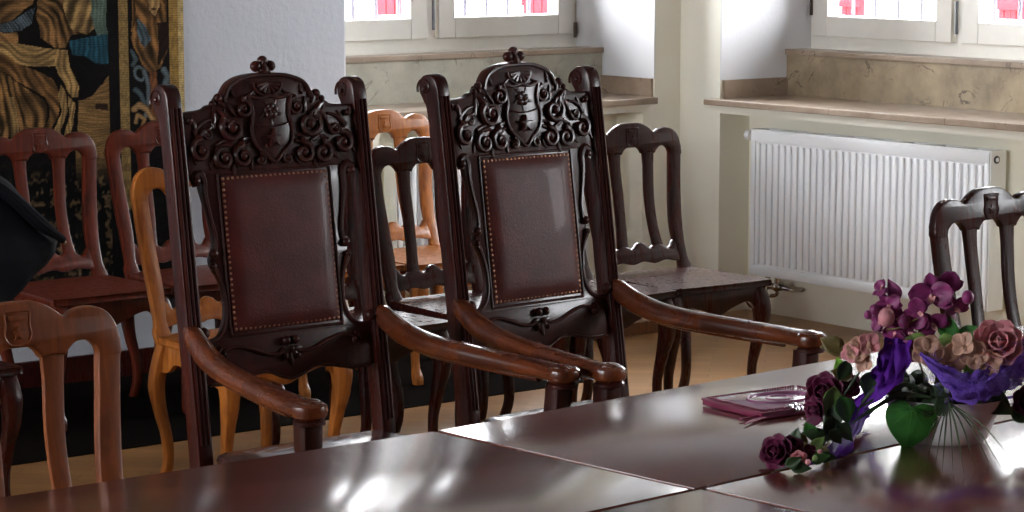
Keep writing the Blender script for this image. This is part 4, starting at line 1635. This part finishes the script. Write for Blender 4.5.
# leaves of the crown
for (px, py, dx, dz, L_, w_, mat, dy) in (
        (948, 338, -.2, 1, .05, .018, 'leaf', 0), (952, 336, 1, .35, .055, .014, 'leaf', .0), (925, 346, -1, .3, .045, .018, 'leaf_pale', -.03), (934, 342, .8, .1, .04, .014, 'leaf_pale', -.03),
        (960, 342, 1, .6, .05, .014, 'leaf', 0), (970, 372, -.5, .5, .03, .010, 'lime', -.05), (972, 376, .6, .4, .028, .009, 'lime', -.05), (968, 380, 0, -1, .028, .009, 'lime', -.05),
        (905, 372, -.6, -.5, .06, .02, 'leaf_dark', 0), (896, 384, -.8, -.2, .05, .018, 'leaf_dark', .01), (940, 392, -.5, -.3, .06, .03, 'leaf_dark', -.01), (912, 392, .5, -.5, .05, .024, 'leaf_dark', -.02),
        (958, 396, .3, -.4, .05, .03, 'leaf_dark', -.03), (980, 392, .5, -.3, .06, .022, 'leaf_dark', -.01), (845, 352, -1, .25, .045, .018, 'leaf_brown', 0), (838, 350, -.9, .5, .036, .016, 'leaf_brown', 0),
        (846, 362, -.3, -1, .04, .014, 'leaf_dark', 0), (872, 372, -.2, -1, .05, .02, 'leaf_dark', 0), (880, 362, .3, -.8, .05, .018, 'leaf_brown', 0),
        (1012, 372, .6, .5, .05, .018, 'leaf_dark', .02), (1015, 392, .8, -.2, .05, .02, 'leaf_dark', .02), (1008, 404, .8, -.4, .05, .02, 'leaf_dark', .02)):
    leaf(F(px, py, dy), (dx, -.15, dz), L_, w_, mat)
rose(F(1020, 350, .03), .030, (.4, -1, .3), 'orchid')
rose(F(1022, 398, .02), .028, (.4, -1, .2), 'darkrose')
# big heart-shaped leaf hanging over the front of the bowl
bm = bmesh.new()
hl = [(0, 0), (.016, .010), (.036, .006), (.048, -.012), (.047, -.034), (.034, -.058), (.014, -.078), (0, -.092)]
so = smooth_outline(mirror_pts(hl), 3)
b2 = plate([so], -.0006, .0006, .0003, bend=lambda v: Vector((v.x, v.y - .105 + .35 * v.x * v.x * 8 - v.z * .25, v.z)))
rot = Matrix.Rotation(math.radians(8), 4, 'Y')
base = F(912, 402)
bmesh.ops.transform(b2, matrix=Matrix.Translation(Vector((base.x, 0.03, base.z + .004))) @ rot, verts=b2.verts)
hl_o = link('heart_leaf', b2, M['leaf'], fl_t)
bm = bmesh.new()
for (ex, ez) in ((0, -.085), (.030, -.04), (-.030, -.04), (.036, -.012), (-.036, -.012)):
    f = lambda x, z: rot @ Vector((x, -.1085 + .35 * x * x * 8 - z * .25, z)) + Vector((base.x, .03, base.z + .004))
    tube(bm, [f(0, -.002), f(ex * .5, ez * .55), f(ex, ez)], [.0011, .0006], n=8, segs=5)
link('leaf_vein', bm, M['leaf'], hl_o)
# grass blades fanning out on the table
for (px, py, w_) in ((924, 474, .9), (934, 470, .8), (941, 476, 1), (951, 473, .8), (961, 478, 1.1), (972, 462, .9), (985, 452, .8), (996, 462, .9), (918, 462, .7), (1012, 462, .7)):
    e = F(px, py)
    e = Vector((e.x, -.20 - (py - 455) * .004, .004))
    s0 = F(946, 402, -.08)
    mid = (s0 + e) / 2 + Vector((0, -.03, .022))
    bm = bmesh.new()
    tube(bm, [s0, mid, e], [.0018 * w_, .0020 * w_, .0005], n=14, segs=6, flat=.35)
    link('grass_blade', bm, M['grass'], fl_t)
for (pts, w_) in (([(925, 392), (905, 386), (880, 398), (852, 416)], 1.2), ([(930, 398), (900, 396), (872, 412), (848, 430)], 1.5), ([(905, 380), (884, 384), (866, 400), (856, 420)], 1.0)):
    bm = bmesh.new()
    tube(bm, [F(x, y, -.07) for x, y in pts], [.002 * w_, .004 * w_, .003 * w_, .0008], n=18, segs=6, flat=.25)
    link('grass_blade', bm, M['leaf_dark' if w_ > 1.1 else 'grass'], fl_t)


# tulle
def tulle(pts, wds, mat, name='tulle_ribbon', amp=.006, seed=0, nrm=Vector((0, -1, .25)), n=34, puffy=0.0):
    P = catmull(pts, n)
    W = lerp_list(wds, n)
    bm = bmesh.new()
    rows = []
    for i in range(n + 1):
        tt = (P[min(i + 1, n)] - P[max(i - 1, 0)]).normalized()
        sd = tt.cross(nrm).normalized()
        row = []
        for j in range(9):
            g = j / 8 * 2 - 1
            off = amp * math.sin(g * 6 + i * .5 + seed) + amp * .8 * noise.noise(Vector((i * .3, g * 3, seed))) + puffy * (1 - g * g)
            row.append(bm.verts.new(P[i] + sd * (W[i] * g * (1 + .12 * math.sin(i * 1.3 + seed))) + nrm * off))
        rows.append(row)
    for r0, r1 in zip(rows, rows[1:]):
        for k in range(8):
            bm.faces.new((r0[k], r0[k + 1], r1[k + 1], r1[k]))
    return link(name, bm, M[mat], fl_t, sharp=80)


tulle([F(897, 340, -.04), F(893, 358, -.06), F(887, 376, -.07), F(876, 392, -.08), T(862, 408, .035), T(852, 426, .02), T(840, 448, .014), T(834, 456, .010)],
      [.024, .030, .030, .026, .022, .022, .024, .018], 'tulle', seed=1, nrm=Vector((-.2, -1, .5)))
tulle([F(897, 342, -.035), F(891, 362, -.055), F(880, 384, -.07), T(866, 402, .045), T(850, 430, .018), T(838, 450, .012)],
      [.018, .024, .024, .022, .018, .018], 'tulle', seed=4, nrm=Vector((-.1, -1, .7)))
tulle([T(846, 446, .012), T(836, 456, .010), T(820, 461, .007), T(806, 466, .005)], [.010, .008, .005, .003], 'tulle', seed=2, amp=.001, n=14, nrm=Vector((0, -.3, 1)))
tulle([F(918, 354, -.06), F(932, 366, -.08), F(948, 378, -.09), F(964, 386, -.09), F(982, 382, -.08), F(1000, 372, -.05), F(1018, 362, -.02), F(1038, 354, 0)],
      [.005, .010, .018, .026, .027, .026, .028, .03], 'fuzz', seed=3, puffy=.014)
tulle([F(926, 364, -.06), F(948, 382, -.075), F(962, 392, -.08), F(976, 388, -.075), F(994, 380, -.045), F(1014, 372, -.01)],
      [.006, .014, .022, .024, .022, .022], 'fuzz', seed=6, puffy=.01)
tulle([T(996, 400, .01), T(1012, 397, .008), T(1030, 393, .008)], [.004, .003, .004], 'tulle', seed=5, amp=.001, n=10)
# curly purple fibres
bm = bmesh.new()
for k in range(150):
    x = 925 + rngf.random() * 95
    y = 366 + 24 * math.exp(-((x - 962) / 24) ** 2) - max(x - 985, 0) * .35 + rngf.gauss(0, 9)
    p = F(x, y, -.10 + max(x - 980, 0) * .002)
    a = rngf.random() * 2 * PI
    L_ = .010 + rngf.random() * .014
    d = Vector((math.cos(a), -.3, math.sin(a)))
    tube(bm, [p, p + d * L_ * .5 + Vector((0, -.006, .003)), p + d * L_], [.0005, .0003], n=5, segs=4)
fb = link('tulle_fibres', bm, M['fuzz'], fl_t)
fb['kind'] = 'stuff'

# the trailing garland down to the table
rose(T(826, 393, .085), .036, (-.3, -1, .3), 'darkrose')
rose(T(818, 410, .065), .024, (-.8, -.8, 0), 'darkrose')
rose(T(846, 386, .09), .026, (.2, -1, .4), 'darkrose')
rose(T(779, 453, .026), .030, (-.5, -1, .4), 'darkrose')
rose(T(791, 450, .030), .022, (.1, -1, .7), 'darkrose')
rose(T(799, 459, .022), .014, (0, -1, .2), 'pinkrose')
rose(T(808, 452, .026), .013, (.4, -1, .3), 'darkrose')
stem([F(860, 372, -.03), T(842, 398, .08), T(830, 420, .045), T(824, 444, .02), T(802, 462, .012), T(785, 464, .012)], .0024, 'leaf_dark')
for (px, py, h, dx, dz, L_, w_, mat) in (
        (834, 386, .11, -.15, -1, .060, .018, 'leaf_pale'), (840, 396, .10, .3, -1, .05, .02, 'leaf'), (836, 404, .08, .1, -1, .04, .016, 'leaf_dark'), (832, 416, .065, -.1, -1, .045, .018, 'leaf_dark'),
        (822, 418, .06, -.8, -.3, .035, .010, 'darkrose'), (830, 430, .045, .6, -.6, .03, .012, 'leaf_dark'), (826, 440, .03, -.6, .3, .04, .014, 'leaf_dark'), (815, 436, .035, -.5, .7, .03, .012, 'leaf'),
        (808, 442, .03, -.8, .1, .03, .012, 'leaf_brown'), (812, 450, .025, .4, .5, .03, .010, 'leaf_pale'), (800, 450, .025, -.5, .8, .03, .010, 'leaf_dark'), (804, 464, .014, -.6, .1, .03, .010, 'leaf'),
        (790, 467, .010, .8, .0, .035, .010, 'leaf_dark'), (818, 458, .016, .7, .1, .03, .010, 'leaf_dark'), (822, 446, .026, .2, -.6, .025, .010, 'leaf_brown'), (796, 442, .03, .1, .9, .025, .010, 'leaf_dark'),
        (786, 466, .012, .5, .3, .03, .010, 'leaf_dark'), (812, 462, .012, .5, .3, .03, .010, 'leaf'), (836, 424, .05, .5, -.5, .04, .015, 'leaf_dark'), (832, 412, .05, -.2, -.9, .035, .013, 'leaf_dark'),
        (852, 378, .11, -.6, .2, .04, .016, 'leaf_brown'), (842, 374, .11, -.2, .8, .03, .012, 'lime'), (846, 398, .08, .6, -.8, .025, .010, 'darkrose')):
    leaf(T(px, py, h), (dx, -.1, dz), L_, w_, mat)
for (px, py) in ((812, 446), (800, 454), (808, 462), (820, 452), (795, 446), (815, 458)):
    bm = bmesh.new()
    ball(bm, T(px, py, .03), .0055, 7)
    link('berry', bm, M['leaf_pale' if px % 2 else 'pinkrose'], fl_t)
